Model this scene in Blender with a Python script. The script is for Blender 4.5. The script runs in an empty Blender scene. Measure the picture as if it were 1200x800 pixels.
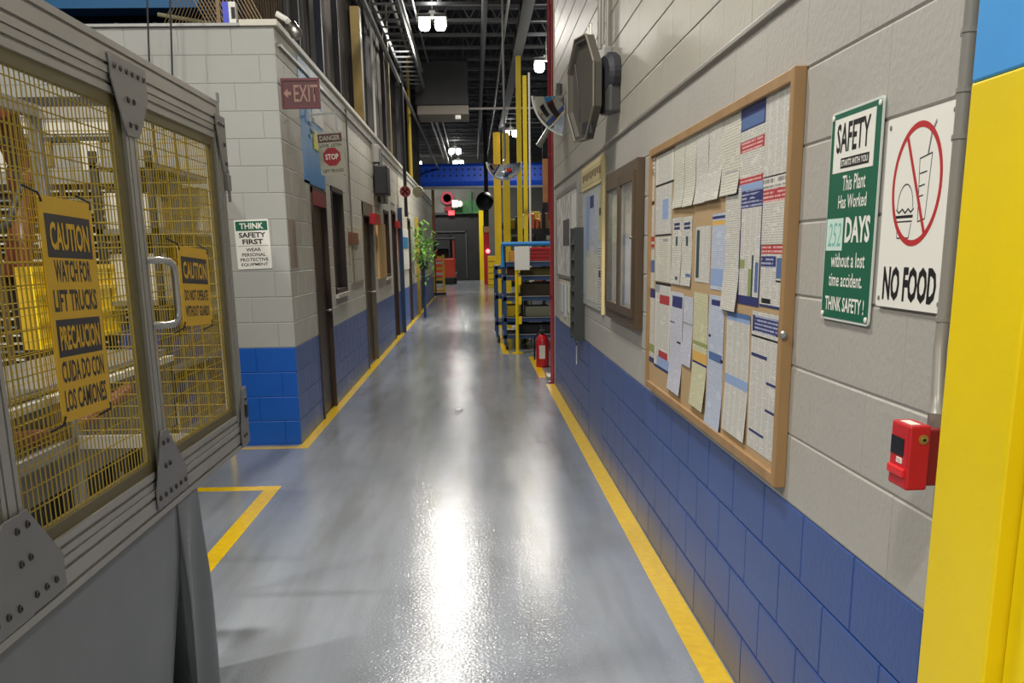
import bpy, bmesh, math, random
from mathutils import Vector, Matrix, noise
random.seed(7)
SC = bpy.context.scene
COL = SC.collection
R = math.radians
# ------------------------------------------------------------------ camera
F, CX, CY, PITCH, YAW, ROLL, CAMZ = 1200.0, 600.0, 606.0, .2547, .0313, -.0152, 1.56
cam_data = bpy.data.cameras.new('camera'); cam = bpy.data.objects.new('camera', cam_data); COL.objects.link(cam)
cam_data.sensor_fit = 'HORIZONTAL'; cam_data.sensor_width = 36; cam_data.lens = 36*F/1200
cam_data.shift_y = (CY-400)/1200; cam_data.shift_x = 0; cam_data.clip_start = .05; cam_data.clip_end = 300
def _axes():
    right = Vector((math.cos(YAW), -math.sin(YAW), 0)); fwd0 = Vector((math.sin(YAW), math.cos(YAW), 0)); z = Vector((0, 0, 1))
    fwd = fwd0*math.cos(PITCH) - z*math.sin(PITCH); up0 = fwd0*math.sin(PITCH) + z*math.cos(PITCH)
    u = right*math.cos(ROLL) + up0*math.sin(ROLL); v = -right*math.sin(ROLL) + up0*math.cos(ROLL)
    return u, v, fwd
CU, CV, CF = _axes()
m3 = Matrix((CU, CV, -CF)).transposed()
cam.matrix_world = Matrix.Translation((0, 0, CAMZ)) @ m3.to_4x4()
SC.camera = cam
def on(ax, val, px, py):
    """the point of the plane X/Y/Z = val that was surveyed at this photo position"""
    d = CF + CU*((px-CX)/F) + CV*((CY-py)/F); i = 'XYZ'.index(ax); o = Vector((0, 0, CAMZ))
    return o + d*((val-o[i])/d[i])
# ------------------------------------------------------------------ world, exposure, lamps
w = bpy.data.worlds.new('world'); SC.world = w; w.use_nodes = True
w.node_tree.nodes['Background'].inputs[0].default_value = (.97, 1, .96, 1)
w.node_tree.nodes['Background'].inputs[1].default_value = .50
SC.view_settings.view_transform = 'Standard'; SC.view_settings.look = 'None'
SC.view_settings.exposure = 0.0; SC.view_settings.gamma = 1; SC.view_settings.use_curve_mapping = False
LAMPS = [(-.75, 22.6, 6.1, 1.0), (1.75, 25.5, 5.75, 1.0), (1.46, 41.3, 5.95, .8), (-.79, 48.8, 6.0, .6), (-.74, 55.1, 6.0, .6), (-2.88, 55.3, 6.0, .6),
         (-.7, 14.6, 6.4, .8), (-1.0, 4.5, 6.4, 1.0), (-1.4, -2.5, 6.4, 1.3), (-4.6, 1.5, 6.2, 1.2)]  # last lamp is unseen, added to light nearby faces from the left
LAMP_W = 250
# ------------------------------------------------------------------ helpers
def lin(c):
    return tuple(((v/255)/12.92 if v/255 <= .04045 else ((v/255+.055)/1.055)**2.4) for v in c)
MATS = {}
def mat(name, rgb, rough=.5, metal=0, nscale=0, namt=.08, bump=0, bscale=40, emit=0, coat=0, spec=.5, stretch=(1, 1, 1), alpha=1):
    if name in MATS: return MATS[name]
    m = bpy.data.materials.new(name); m.use_nodes = True; N = m.node_tree.nodes; L = m.node_tree.links
    b = N['Principled BSDF']; c = lin(rgb)
    b.inputs['Base Color'].default_value = (*c, 1); b.inputs['Roughness'].default_value = rough; b.inputs['Metallic'].default_value = metal
    b.inputs['Specular IOR Level'].default_value = spec; b.inputs['Coat Weight'].default_value = coat; b.inputs['Coat Roughness'].default_value = .12
    if alpha < 1: b.inputs['Alpha'].default_value = alpha
    if emit:
        b.inputs['Emission Color'].default_value = (*c, 1); b.inputs['Emission Strength'].default_value = emit
    g = N.new('ShaderNodeNewGeometry'); mp = N.new('ShaderNodeMapping'); mp.inputs['Scale'].default_value = stretch
    L.new(g.outputs['Position'], mp.inputs['Vector'])
    if nscale:
        t = N.new('ShaderNodeTexNoise'); t.inputs['Scale'].default_value = nscale; t.inputs['Detail'].default_value = 5
        L.new(mp.outputs[0], t.inputs['Vector'])
        r = N.new('ShaderNodeValToRGB'); r.color_ramp.elements[0].position = .3; r.color_ramp.elements[1].position = .7
        r.color_ramp.elements[0].color = (*[v*(1-namt) for v in c], 1); r.color_ramp.elements[1].color = (*[min(1, v*(1+namt)) for v in c], 1)
        L.new(t.outputs['Fac'], r.inputs[0]); L.new(r.outputs[0], b.inputs['Base Color'])
    if bump:
        t = N.new('ShaderNodeTexNoise'); t.inputs['Scale'].default_value = bscale; t.inputs['Detail'].default_value = 4
        L.new(mp.outputs[0], t.inputs['Vector'])
        bp = N.new('ShaderNodeBump'); bp.inputs['Strength'].default_value = bump; bp.inputs['Distance'].default_value = .004
        L.new(t.outputs['Fac'], bp.inputs['Height']); L.new(bp.outputs[0], b.inputs['Normal'])
    MATS[name] = m; return m
def obj(name, verts, faces, m, parent=None, mats=None, idx=None, smooth=False, mw=None):
    me = bpy.data.meshes.new(name); me.from_pydata([tuple(v) for v in verts], [], faces)
    for k in (mats or [m]): me.materials.append(k)
    if idx: me.polygons.foreach_set('material_index', idx)
    if smooth: me.polygons.foreach_set('use_smooth', [True]*len(faces))
    me.update(); o = bpy.data.objects.new(name, me); COL.objects.link(o)
    if parent: o.parent = parent
    if mw is not None: o.matrix_local = mw
    return o
def tag(o, label=None, cat=None, group=None, kind=None):
    if label: o['label'] = label
    if cat: o['category'] = cat
    if group: o['group'] = group
    if kind: o['kind'] = kind
    return o
def thing(name, label, cat, loc=(0, 0, 0), rot=None, group=None):
    o = bpy.data.objects.new(name, None); COL.objects.link(o); o.empty_display_size = .1
    if rot is None: rot = Matrix.Identity(3)
    o.matrix_world = Matrix.Translation(loc) @ rot.to_4x4()
    return tag(o, label, cat, group)
class MB:
    def __init__(s): s.v = []; s.f = []
    def add(s, v, f):
        n = len(s.v); s.v += [Vector(a) for a in v]; s.f += [tuple(i+n for i in a) for a in f]; return s
    def box(s, a, b, c=0):
        x0, x1 = sorted((a[0], b[0])); y0, y1 = sorted((a[1], b[1])); z0, z1 = sorted((a[2], b[2]))
        if not c:
            v = [(x, y, z) for x in (x0, x1) for y in (y0, y1) for z in (z0, z1)]
            return s.add(v, [(0, 1, 3, 2), (4, 6, 7, 5), (0, 4, 5, 1), (2, 3, 7, 6), (0, 2, 6, 4), (1, 5, 7, 3)])
        bm = bmesh.new(); bmesh.ops.create_cube(bm, size=1)
        for q in bm.verts: q.co = Vector(((x0+x1)/2+q.co.x*(x1-x0), (y0+y1)/2+q.co.y*(y1-y0), (z0+z1)/2+q.co.z*(z1-z0)))
        bmesh.ops.bevel(bm, geom=bm.edges[:], offset=c, segments=2, affect='EDGES', profile=.5)
        bm.verts.index_update(); s.add([q.co.copy() for q in bm.verts], [[q.index for q in f.verts] for f in bm.faces]); bm.free(); return s
    def tube(s, pts, r, n=10, closed=False, caps=True):
        pts = [Vector(p) for p in pts]; rr = r if isinstance(r, (list, tuple)) else [r]*len(pts)
        base = len(s.v); up = None
        for i, p in enumerate(pts):
            t = (pts[min(i+1, len(pts)-1)]-pts[max(i-1, 0)]).normalized()
            if up is None: up = Vector((0, 0, 1)) if abs(t.z) < .9 else Vector((1, 0, 0))
            a = t.cross(up).normalized(); b = a.cross(t).normalized(); up = b
            for k in range(n):
                an = 2*math.pi*k/n; s.v.append(p+(a*math.cos(an)+b*math.sin(an))*rr[i])
        for i in range(len(pts)-1):
            for k in range(n):
                a0 = base+i*n+k; a1 = base+i*n+(k+1) % n; s.f.append((a0, a1, a1+n, a0+n))
        if caps: s.f.append(tuple(base+k for k in range(n))); s.f.append(tuple(base+(len(pts)-1)*n+k for k in range(n))[::-1])
        return s
    def prism(s, poly, d, o=(0, 0, 0), a=(1, 0, 0), b=(0, 1, 0)):
        """polygon in the a/b plane through o, pushed along a x b by d"""
        o, a, b = Vector(o), Vector(a), Vector(b); nrm = a.cross(b).normalized(); n = len(poly)
        v = [o+a*p[0]+b*p[1] for p in poly] + [o+a*p[0]+b*p[1]+nrm*d for p in poly]
        f = [tuple(range(n))[::-1], tuple(range(n, 2*n))] + [(i, (i+1) % n, (i+1) % n+n, i+n) for i in range(n)]
        return s.add(v, f)
    def lathe(s, prof, o=(0, 0, 0), ax=(0, 0, 1), n=24):
        o = Vector(o); ax = Vector(ax).normalized(); t = Vector((1, 0, 0)) if abs(ax.x) < .9 else Vector((0, 1, 0))
        a = ax.cross(t).normalized(); b = ax.cross(a); base = len(s.v)
        for (r, h) in prof:
            for k in range(n): an = 2*math.pi*k/n; s.v.append(o+ax*h+(a*math.cos(an)+b*math.sin(an))*r)
        for i in range(len(prof)-1):
            for k in range(n):
                a0 = base+i*n+k; a1 = base+i*n+(k+1) % n; s.f.append((a0, a1, a1+n, a0+n))
        if prof[0][0] > 1e-6: s.f.append(tuple(base+k for k in range(n))[::-1])
        if prof[-1][0] > 1e-6: s.f.append(tuple(base+(len(prof)-1)*n+k for k in range(n)))
        return s
    def put(s, name, m, parent=None, smooth=False, mw=None): return obj(name, s.v, s.f, m, parent, smooth=smooth, mw=mw)
def basis(u, v):
    u, v = Vector(u), Vector(v); return Matrix((u, v, u.cross(v))).transposed()
FACE_CORR_R = basis((0, -1, 0), (0, 0, 1))     # on the right wall, facing the corridor (-X)
FACE_CORR_L = basis((0, 1, 0), (0, 0, 1))      # on the left side, facing +X
FACE_CAM = basis((1, 0, 0), (0, 0, 1))         # facing -Y
def lettering(txt, w, h, m, parent, cx=0, cy=0, z=.0016, bold=.012, name='lettering', depth=.0006, shear=0):
    cu = bpy.data.curves.new('t', 'FONT'); cu.body = txt; cu.size = 1; cu.offset = bold; cu.resolution_u = 2; cu.align_x = 'CENTER'; cu.shear = shear
    cu.space_line = .86
    t = bpy.data.objects.new('t', cu); COL.objects.link(t); dg = bpy.context.evaluated_depsgraph_get(); dg.update()
    me = bpy.data.meshes.new_from_object(t.evaluated_get(dg)); bpy.data.objects.remove(t); bpy.data.curves.remove(cu)
    xs = [v.co.x for v in me.vertices]; ys = [v.co.y for v in me.vertices]
    x0, x1, y0, y1 = min(xs), max(xs), min(ys), max(ys)
    for v in me.vertices: v.co = Vector((cx+((v.co.x-x0)/(x1-x0)-.5)*w, cy+((v.co.y-y0)/(y1-y0)-.5)*h, z))
    me.name = name; me.materials.clear(); me.materials.append(m); me.update()
    o = bpy.data.objects.new(name, me); COL.objects.link(o); o.parent = parent; return o
def plate(name, parent, cx, cy, w, h, m, z=0, d=.001, c=0):
    return MB().box((cx-w/2, cy-h/2, z), (cx+w/2, cy+h/2, z+d), c).put(name, m, parent)
def rplate(name, parent, cx, cy, w, h, r, m, z=0, d=.001):
    p = []
    for (sx, sy, a0) in ((1, 1, 0), (-1, 1, 90), (-1, -1, 180), (1, -1, 270)):
        for k in range(5): a = R(a0+k*22.5); p.append((cx+sx*(w/2-r)+r*math.cos(a), cy+sy*(h/2-r)+r*math.sin(a)))
    return MB().prism(p, d, (0, 0, z)).put(name, m, parent)
# ------------------------------------------------------------------ materials
GREYW = mat('grey block paint', (172, 169, 162), .5, bump=.45, bscale=55, nscale=1.2, namt=.05)
GREYW2 = mat('grey block paint upper', (172, 168, 156), .42, bump=.4, bscale=45, nscale=1.2, namt=.06)
GREYF = mat('grey block paint front', (170, 171, 166), .55, bump=.25, bscale=45, nscale=1.0, namt=.05)
CREAM = mat('pale block paint', (212, 208, 193), .45, bump=.2, bscale=45, nscale=1.0, namt=.05)
BLUEW = mat('blue block paint', (54, 82, 146), .33, bump=.3, bscale=45, nscale=2, namt=.09)
BLUEF = mat('bright blue block paint', (10, 88, 182), .4, bump=.25, bscale=40, nscale=2, namt=.06)
BLUES = mat('scuffed blue block paint', (82, 110, 176), .36, bump=.3, bscale=30, nscale=14, namt=.16, stretch=(1, 1, .12))
JOINTG = mat('grey joint', (166, 163, 156), .6); JOINTB = mat('blue joint', (38, 62, 124), .5)
JOINTF = mat('bright blue joint', (14, 76, 164), .5)
YELLOW = mat('yellow enamel', (238, 208, 4), .38, bump=.25, bscale=18, nscale=3, namt=.05)
LINE = mat('yellow floor paint', (255, 204, 6), .25, nscale=22, namt=.12, coat=.3)
SKY = mat('light blue enamel', (74, 160, 230), .4, nscale=3, namt=.05)
WHITE = mat('white sign', (238, 237, 228), .4); BLACK = mat('black print', (16, 17, 20), .5)
ALU = mat('anodised aluminium', (178, 174, 166), .45, .35, nscale=3, namt=.06, stretch=(1, 1, 1))
ALUD = mat('zinc joining plate', (146, 144, 141), .5, .35)
DARK = mat('dark steel', (46, 47, 52), .6); VDARK = mat('slot shadow', (34, 33, 34), .7)
MESHY = mat('yellow coated wire', (172, 146, 44), .45); OLIVE = mat('olive retainer strip', (112, 102, 66), .5, .2)
OAK = mat('oak frame', (160, 126, 84), .45, nscale=9, namt=.14, stretch=(1, 1, .15), bump=.1)
CORK = mat('cork', (174, 147, 108), .85, nscale=160, namt=.14, bump=.3, bscale=200)
BROWN = mat('dark brown paint', (66, 50, 42), .4, nscale=3, namt=.1)
WALNUT = mat('walnut frame', (84, 68, 50), .4, nscale=8, namt=.2, stretch=(1, 1, .2))
RED = mat('signal red', (196, 34, 40), .35, nscale=6, namt=.06); DKRED = mat('dark red paint', (132, 26, 34), .4, nscale=3, namt=.12)
MAROON = mat('maroon sign', (76, 30, 36), .4); GREEN = mat('sign green', (16, 98, 72), .35); TEAL = mat('handwritten teal', (120, 190, 178), .5)
CAUT = mat('caution yellow', (226, 178, 22), .42); CAUTB = mat('caution black', (50, 48, 50), .45)
PIPE = mat('grey painted conduit', (150, 147, 140), .4, .2); GALV = mat('galvanised', (150, 150, 148), .4, .6)
NAVY = mat('navy print', (42, 50, 104), .5); BLUEP = mat('blue print', (80, 108, 156), .5); LBLUE = mat('light blue print', (142, 166, 206), .5)
REDP = mat('red print', (172, 52, 56), .5); GREENP = mat('olive green print', (142, 152, 92), .5); ORANGEP = mat('ochre print', (214, 170, 84), .5)
DGREEN = mat('dark green print', (48, 70, 76), .5); GREYP = mat('grey print', (150, 152, 160), .5)
CARTB = mat('dark blue steel', (38, 66, 108), .4); CARTL = mat('bright blue tube', (52, 142, 216), .35)
MIRROR = mat('mirror', (225, 228, 230), .04, 1); SHEET = mat('grey vinyl sheet', (126, 128, 128), .38, nscale=5, namt=.07, bump=.25, bscale=6)
ROOFD = mat('dark roof deck', (46, 47, 54), .8, nscale=1, namt=.2); JOIST = mat('dark joist paint', (100, 102, 104), .6)
CHROME = mat('brushed steel', (176, 174, 170), .36, 1)

def printed(name, paper, ink=(70, 72, 84), pitch=.0075, cols=1, colw=.1, amt=.42, duty=.5):
    if name in MATS: return MATS[name]
    m = bpy.data.materials.new(name); m.use_nodes = True; N = m.node_tree.nodes; L = m.node_tree.links
    b = N['Principled BSDF']; b.inputs['Roughness'].default_value = .55
    tc = N.new('ShaderNodeTexCoord'); oi = N.new('ShaderNodeObjectInfo'); sp = N.new('ShaderNodeSeparateXYZ'); L.new(tc.outputs['Object'], sp.inputs[0])
    def M(op, a, bb=None):
        n = N.new('ShaderNodeMath'); n.operation = op
        for i, q in enumerate((a, bb)):
            if q is None: continue
            if isinstance(q, (int, float)): n.inputs[i].default_value = q
            else: L.new(q, n.inputs[i])
        return n.outputs[0]
    seed = M('MULTIPLY', oi.outputs['Random'], 50)
    ly = M('DIVIDE', sp.outputs['Y'], pitch); fl = M('FLOOR', ly); fr = M('SUBTRACT', ly, fl)
    line = M('LESS_THAN', fr, duty)
    cx = M('ADD', M('DIVIDE', sp.outputs['X'], colw), .5*(cols % 2)); fx = M('FRACT', cx)
    mx = M('MULTIPLY', M('GREATER_THAN', fx, .07), M('LESS_THAN', fx, .94))
    def nz(sx, sy, yv, thr):
        c = N.new('ShaderNodeCombineXYZ'); L.new(M('MULTIPLY', sp.outputs['X'], sx), c.inputs[0]); L.new(M('MULTIPLY', yv, sy), c.inputs[1]); L.new(seed, c.inputs[2])
        t = N.new('ShaderNodeTexNoise'); t.inputs['Scale'].default_value = 1; t.inputs['Detail'].default_value = 1; L.new(c.outputs[0], t.inputs['Vector'])
        return M('GREATER_THAN', t.outputs['Fac'], thr)
    word = nz(170, 7.3, fl, .4); para = nz(6, 22, sp.outputs['Y'], .31); ragged = nz(22, 3.1, fl, .34)
    k = M('MULTIPLY', M('MULTIPLY', M('MULTIPLY', line, word), M('MULTIPLY', para, ragged)), M('MULTIPLY', mx, amt))
    mix = N.new('ShaderNodeMix'); mix.data_type = 'RGBA'; mix.inputs[6].default_value = (*lin(paper), 1); mix.inputs[7].default_value = (*lin(ink), 1)
    L.new(k, mix.inputs[0]); L.new(mix.outputs[2], b.inputs['Base Color']); MATS[name] = m; return m
PW = printed('paper text', (210, 208, 198), colw=.4)
PW2 = printed('paper two columns', (208, 206, 198), pitch=.0058, cols=2, colw=.075)
PF = printed('paper faint letter', (206, 204, 190), ink=(120, 122, 120), pitch=.010, colw=.3, amt=.5, duty=.4)
PL = printed('paper lilac', (200, 202, 212), ink=(100, 104, 140), pitch=.009, colw=.3)
PB = printed('paper bluish', (190, 198, 212), ink=(84, 100, 146), pitch=.007, colw=.3)
PY = printed('paper yellowish', (206, 204, 168), ink=(100, 104, 90), pitch=.008, colw=.3)
PN = printed('navy with white type', (42, 50, 104), ink=(190, 196, 220), pitch=.012, colw=.3, amt=.7)
PR = printed('red with white type', (172, 52, 56), ink=(232, 200, 196), pitch=.012, colw=.3, amt=.7)
PP = printed('plain paper', (212, 210, 202), ink=(70, 70, 80), pitch=.02, colw=.4, amt=.7, duty=.6)
PM = {'w': PW, '2': PW2, 'f': PF, 'l': PL, 'b': PB, 'y': PY, 'N': PN, 'R': PR, 'p': PP, 'n': NAVY, 'B': BLUEP, 'L': LBLUE, 'r': REDP, 'g': GREENP, 'o': ORANGEP, 'k': DGREEN, 'x': GREYP, 'K': BLACK}

def floor_material():
    m = bpy.data.materials.new('grey blue epoxy'); m.use_nodes = True; N = m.node_tree.nodes; L = m.node_tree.links; b = N['Principled BSDF']
    g = N.new('ShaderNodeNewGeometry')
    def noise_(scale, st, det=4):
        mp = N.new('ShaderNodeMapping'); mp.inputs['Scale'].default_value = st; L.new(g.outputs['Position'], mp.inputs[0])
        t = N.new('ShaderNodeTexNoise'); t.inputs['Scale'].default_value = scale; t.inputs['Detail'].default_value = det; L.new(mp.outputs[0], t.inputs[0]); return t.outputs['Fac']
    def ramp(s, a, bb, pa, pb):
        r = N.new('ShaderNodeValToRGB'); r.color_ramp.elements[0].position = pa; r.color_ramp.elements[1].position = pb
        r.color_ramp.elements[0].color = a; r.color_ramp.elements[1].color = bb; L.new(s, r.inputs[0]); return r.outputs[0]
    base = ramp(noise_(.5, (1, .6, 1)), (*lin((136, 143, 153)), 1), (*lin((160, 166, 174)), 1), .35, .65)
    streak = ramp(noise_(1.6, (3.2, .35, 1), 5), (0, 0, 0, 1), (1, 1, 1, 1), .44, .66)   # darker grey streaks along the aisle
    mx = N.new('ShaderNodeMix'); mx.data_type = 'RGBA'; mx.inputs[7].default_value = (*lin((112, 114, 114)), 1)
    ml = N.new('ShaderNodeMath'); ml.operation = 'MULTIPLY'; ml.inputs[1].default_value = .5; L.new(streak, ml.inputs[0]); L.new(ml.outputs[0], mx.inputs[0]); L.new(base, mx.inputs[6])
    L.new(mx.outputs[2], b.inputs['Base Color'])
    rr = N.new('ShaderNodeMapRange'); rr.inputs[3].default_value = .11; rr.inputs[4].default_value = .20; L.new(noise_(1.5, (1.5, .5, 1)), rr.inputs[0]); L.new(rr.outputs[0], b.inputs['Roughness'])
    b.inputs['Specular IOR Level'].default_value = .55
    bm_ = N.new('ShaderNodeBump'); bm_.inputs['Strength'].default_value = .33; bm_.inputs['Distance'].default_value = .004; L.new(noise_(70, (1, 1, 1), 2), bm_.inputs['Height'])
    b2 = N.new('ShaderNodeBump'); b2.inputs['Strength'].default_value = .10; b2.inputs['Distance'].default_value = .02; L.new(noise_(4, (1, 1, 1), 2), b2.inputs['Height'])
    L.new(b2.outputs[0], bm_.inputs['Normal']); L.new(bm_.outputs[0], b.inputs['Normal']); return m
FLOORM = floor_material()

# ------------------------------------------------------------------ floor, roof, far wall
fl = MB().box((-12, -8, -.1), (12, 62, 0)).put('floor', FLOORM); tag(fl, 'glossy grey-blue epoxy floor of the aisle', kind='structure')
ceil = thing('ceiling', 'dark steel deck roof on open bar joists', None); ceil['kind'] = 'structure'
poly = []
x = -12.0
while x < 12:
    poly += [(x, 7.3), (x+.18, 7.3), (x+.22, 7.22), (x+.40, 7.22)]; x += .44
vs = [(a, -8, b) for a, b in poly]+[(a, 62, b) for a, b in poly]; n = len(poly)
obj('roof_deck', vs, [(i, i+1, i+1+n, i+n) for i in range(n-1)], ROOFD, ceil)
jm = MB()
jm.box((-12, -.05, 6.95), (12, .05, 7.03)); jm.box((-12, -.05, 6.38), (12, .05, 6.44))
xx = -12.0
while xx < 12:
    jm.tube([(xx, 0, 6.42), (xx+.3, 0, 6.98), (xx+.6, 0, 6.42)], .018, 5); xx += .6
first = None
yy = 19.6
while yy < 61:
    if first is None: first = jm.put('joist', JOIST, ceil, mw=Matrix.Translation((0, yy, 0)))
    else:
        c = first.copy(); COL.objects.link(c); c.parent = ceil; c.matrix_local = Matrix.Translation((0, yy, 0))
    yy += 1.55
fw = thing('wall_back', 'dark grey far wall at the end of the aisle', None); fw['kind'] = 'structure'
FW = mat('far wall paint', (96, 97, 92), .7, nscale=1, namt=.1)
yb = 58.0
a = on('Y', yb, 503, 252); b_ = on('Y', yb, 561, 252)
MB().box((-12, yb, 0), (a.x, yb+.3, 7.2)).box((b_.x, yb, 0), (12, yb+.3, 7.2)).box((a.x, yb, a.z), (b_.x, yb+.3, 7.2)).put('wall_panel', FW, fw)
d2 = thing('door_2', 'dark loading doorway closed by a flat dark panel at the end of the aisle', None); d2['kind'] = 'structure'
DC = mat('flat dark panel', (30, 32, 34), .6, nscale=2, namt=.2)
MB().box((a.x, yb+.12, 0), (b_.x, yb+.2, a.z)).put('door_panel', DC, d2)  # flat dark fill across the doorway
c1 = on('Y', yb, 508, 271); c2 = on('Y', yb, 548, 326)
MB().box((c1.x, yb+.04, .1), (c1.x+.06, yb+.12, c1.z)).box((c2.x-.06, yb+.04, .1), (c2.x, yb+.12, c1.z)).box((c1.x, yb+.04, c1.z-.06), (c2.x, yb+.12, c1.z)).put('door_frame', mat('dim frame', (70, 74, 76), .6), d2)
MB().box((a.x-.12, yb-.05, 0), (a.x, yb, a.z+.12)).box((a.x-.12, yb-.05, a.z), (b_.x+.1, yb, a.z+.12)).put('door_frame', DARK, d2)
MB().box((b_.x, yb-.15, 0), (b_.x+.25, yb, a.z+.2)).put('door_jamb', YELLOW, d2)
# outer shell of the hall so the ambient light has walls to bounce from
tag(MB().box((-12.2, -8, 0), (-12, 62, 7.3)).put('wall_outer_left', FW), 'distant left wall of the hall', kind='structure')
tag(MB().box((12, -8, 0), (12.2, 62, 7.3)).put('wall_outer_right', FW), 'distant right wall of the hall', kind='structure')

# ------------------------------------------------------------------ block walls
CH, CW = .2032, .4064
_blk = {}
def block_mesh(L_, H, m, key):
    k = (round(L_, 3), m.name); sv = .25 if m.name in ('grey block paint', 'grey block paint upper') else .6 if m.name.startswith('grey') else 1
    if k in _blk: return _blk[k]
    g, d, c = .0018, .009, .0045
    def ring(i, z): return [((g+i)*sv, g+i, z), (L_-(g+i)*sv, g+i, z), (L_-(g+i)*sv, H-g-i, z), ((g+i)*sv, H-g-i, z)]
    v = ring(0, 0)+ring(0, d-c*.7)+ring(c, d)
    f = []
    for r in (0, 4):
        for i in range(4): f.append((r+i, r+(i+1) % 4, r+4+(i+1) % 4, r+4+i))
    f.append((8, 9, 10, 11))
    me = bpy.data.meshes.new('block'); me.from_pydata(v, [], f); me.materials.append(m); me.update(); _blk[k] = me; return me
def lay(wall, org, rot, length, rows, off, matf, holes=(), maxn=300, near=None):
    """running-bond blocks; local x along the wall, y up, z out of the wall"""
    out = []
    for r in range(rows):
        x = -CW + (off if r % 2 == 0 else (off+CW/2) % CW)
        while x < length-1e-3:
            x0, x1 = max(0, x), min(length, x+CW)
            y0, y1 = r*CH, (r+1)*CH
            segs = [(x0, x1)]
            for (hx0, hx1, hy0, hy1) in holes:
                if hy0 < y1-.04 and hy1 > y0+.04:
                    ns = []
                    for (s0, s1) in segs:
                        if hx1 <= s0 or hx0 >= s1: ns.append((s0, s1)); continue
                        if hx0 > s0: ns.append((s0, hx0))
                        if hx1 < s1: ns.append((hx1, s1))
                    segs = ns
            for s0, s1 in segs:
                if s1-s0 > .03: out.append((s0, s1, r))
            x += CW
    T = Matrix.Translation(org) @ rot.to_4x4()
    def dist(q): return (T @ Vector(((q[0]+q[1])/2, (q[2]+.5)*CH, 0)) - cam.location).length
    out.sort(key=dist)
    rest = MB()
    for i, (s0, s1, r) in enumerate(out):
        m = matf(r, s0)
        me = block_mesh(s1-s0, CH, m, 0)
        if i < maxn:
            o = bpy.data.objects.new('block', me); COL.objects.link(o); o.parent = wall
            o.matrix_local = T @ Matrix.Translation((s0, r*CH, random.uniform(-.0004, .0004)))
        else: rest.__dict__.setdefault('by', {}).setdefault(m.name, []).append((me, T @ Matrix.Translation((s0, r*CH, 0))))
    for k, lst in getattr(rest, 'by', {}).items():
        b = MB()
        for me, M_ in lst: b.add([M_ @ v.co for v in me.vertices], [tuple(p.vertices) for p in me.polygons])
        o = b.put('blockwork', MATS[k], wall); o['kind'] = 'stuff'
# right wall: face at X = .925, from the yellow column back to Y = 12.25
WR = thing('wall_right', 'grey and blue painted block wall along the right of the aisle', None); WR['kind'] = 'structure'
XR, Y0R, Y1R = .925, 1.0, 12.25
MB().box((XR+.009, Y0R, 0), (XR+.25, Y1R, .8128)).put('wall_core', JOINTB, WR)
MB().box((XR+.0035, Y0R, .8128), (XR+.25, Y1R, 5.7)).put('wall_core', JOINTG, WR)
org = Vector((XR+.009, Y1R, 0))
len_r = Y1R-Y0R
off = (Y1R-4.44) % CW           # a joint of the fourth course stands at Y = 4.44
def mr(r, s): return BLUEW if r < 4 else (GREYW if r < 11 else GREYW2)
lay(WR, org, FACE_CORR_R, len_r, 27, (off+CW/2) % CW, mr, holes=[(Y1R-8.52, Y1R-7.62, 0, .8128)])
MB().box((XR+.001, 7.63, 0), (XR+.02, 8.50, .8128)).put('flush_panel', BLUEW, WR)
t1 = MB().box((XR-.012, 1.0, 2.243), (XR+.01, Y1R, 2.262), .003).put('trim_1', PIPE); tag(t1, 'thin horizontal ledge strip along the right wall above the boards', kind='structure')
tag(MB().box((XR-.004, Y1R-.001, 0), (XR+.28, Y1R+.03, 5.7)).put('trim_2', CREAM), 'painted end of the right block wall', kind='structure')

# left building: front face at Y = 8.6, aisle face at X = -1.5
WF = thing('wall_front', 'grey block end wall of the left offices with blue lower courses', None); WF['kind'] = 'structure'
ZT = 16*CH
XL = -1.5
MB().box((-5.6, 8.604, 0), (XL-.011, 8.8, .8128)).put('wall_core', JOINTF, WF)
MB().box((-5.6, 8.604, .8128), (XL-.011, 8.8, ZT)).put('wall_core', JOINTG, WF)
lay(WF, Vector((-5.6, 8.609, 0)), FACE_CAM, 4.1, 16, (4.1-.13) % CW, lambda r, s: BLUEF if r < 4 else GREYF)
WL = thing('wall_left', 'pale block wall with blue lower courses along the left of the aisle', None); WL['kind'] = 'structure'
DOORS = [(9.93, 10.88, 2.16), (14.35, 15.75, 2.22), (19.35, 20.35, 2.3), (23.9, 24.9, 2.3), (29.0, 30.0, 2.3)]
WINS = [(11.32, 12.32, 1.13, 2.25), (17.75, 18.75, 1.15, 2.25)]
LW = 38-8.6
ys = sorted([(a, b, 0, h) for a, b, h in DOORS]+WINS)
core = MB(); coreb = MB(); cur = 8.61
for (a_, b2_, z0, z1) in ys:
    core.box((XL-.2, cur, .8128), (XL-.009, a_, ZT)); coreb.box((XL-.2, cur, 0), (XL-.009, a_, .8128))
    core.box((XL-.2, a_, z1), (XL-.009, b2_, ZT))
    if z0 > 0: core.box((XL-.2, a_, .8128), (XL-.009, b2_, z0)); coreb.box((XL-.2, a_, 0), (XL-.009, b2_, .8128))
    cur = b2_
core.box((XL-.2, cur, .8128), (XL-.009, 38, ZT)); coreb.box((XL-.2, cur, 0), (XL-.009, 38, .8128))
core.put('wall_core', JOINTG, WL); coreb.put('wall_core', JOINTB, WL)
lay(WL, Vector((XL-.009, 8.6, 0)), FACE_CORR_L, LW, 16, .13+CW/2, lambda r, s: BLUES if r < 4 else CREAM, holes=[(a-8.6, b-8.6, c, d) for a, b, c, d in ys])
tag(MB().box((XL-.26, 8.57, ZT), (XL+.03, 38, ZT+.045), .004).put('trim_3', CREAM), 'pale coping along the top of the left wall', kind='structure')
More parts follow.
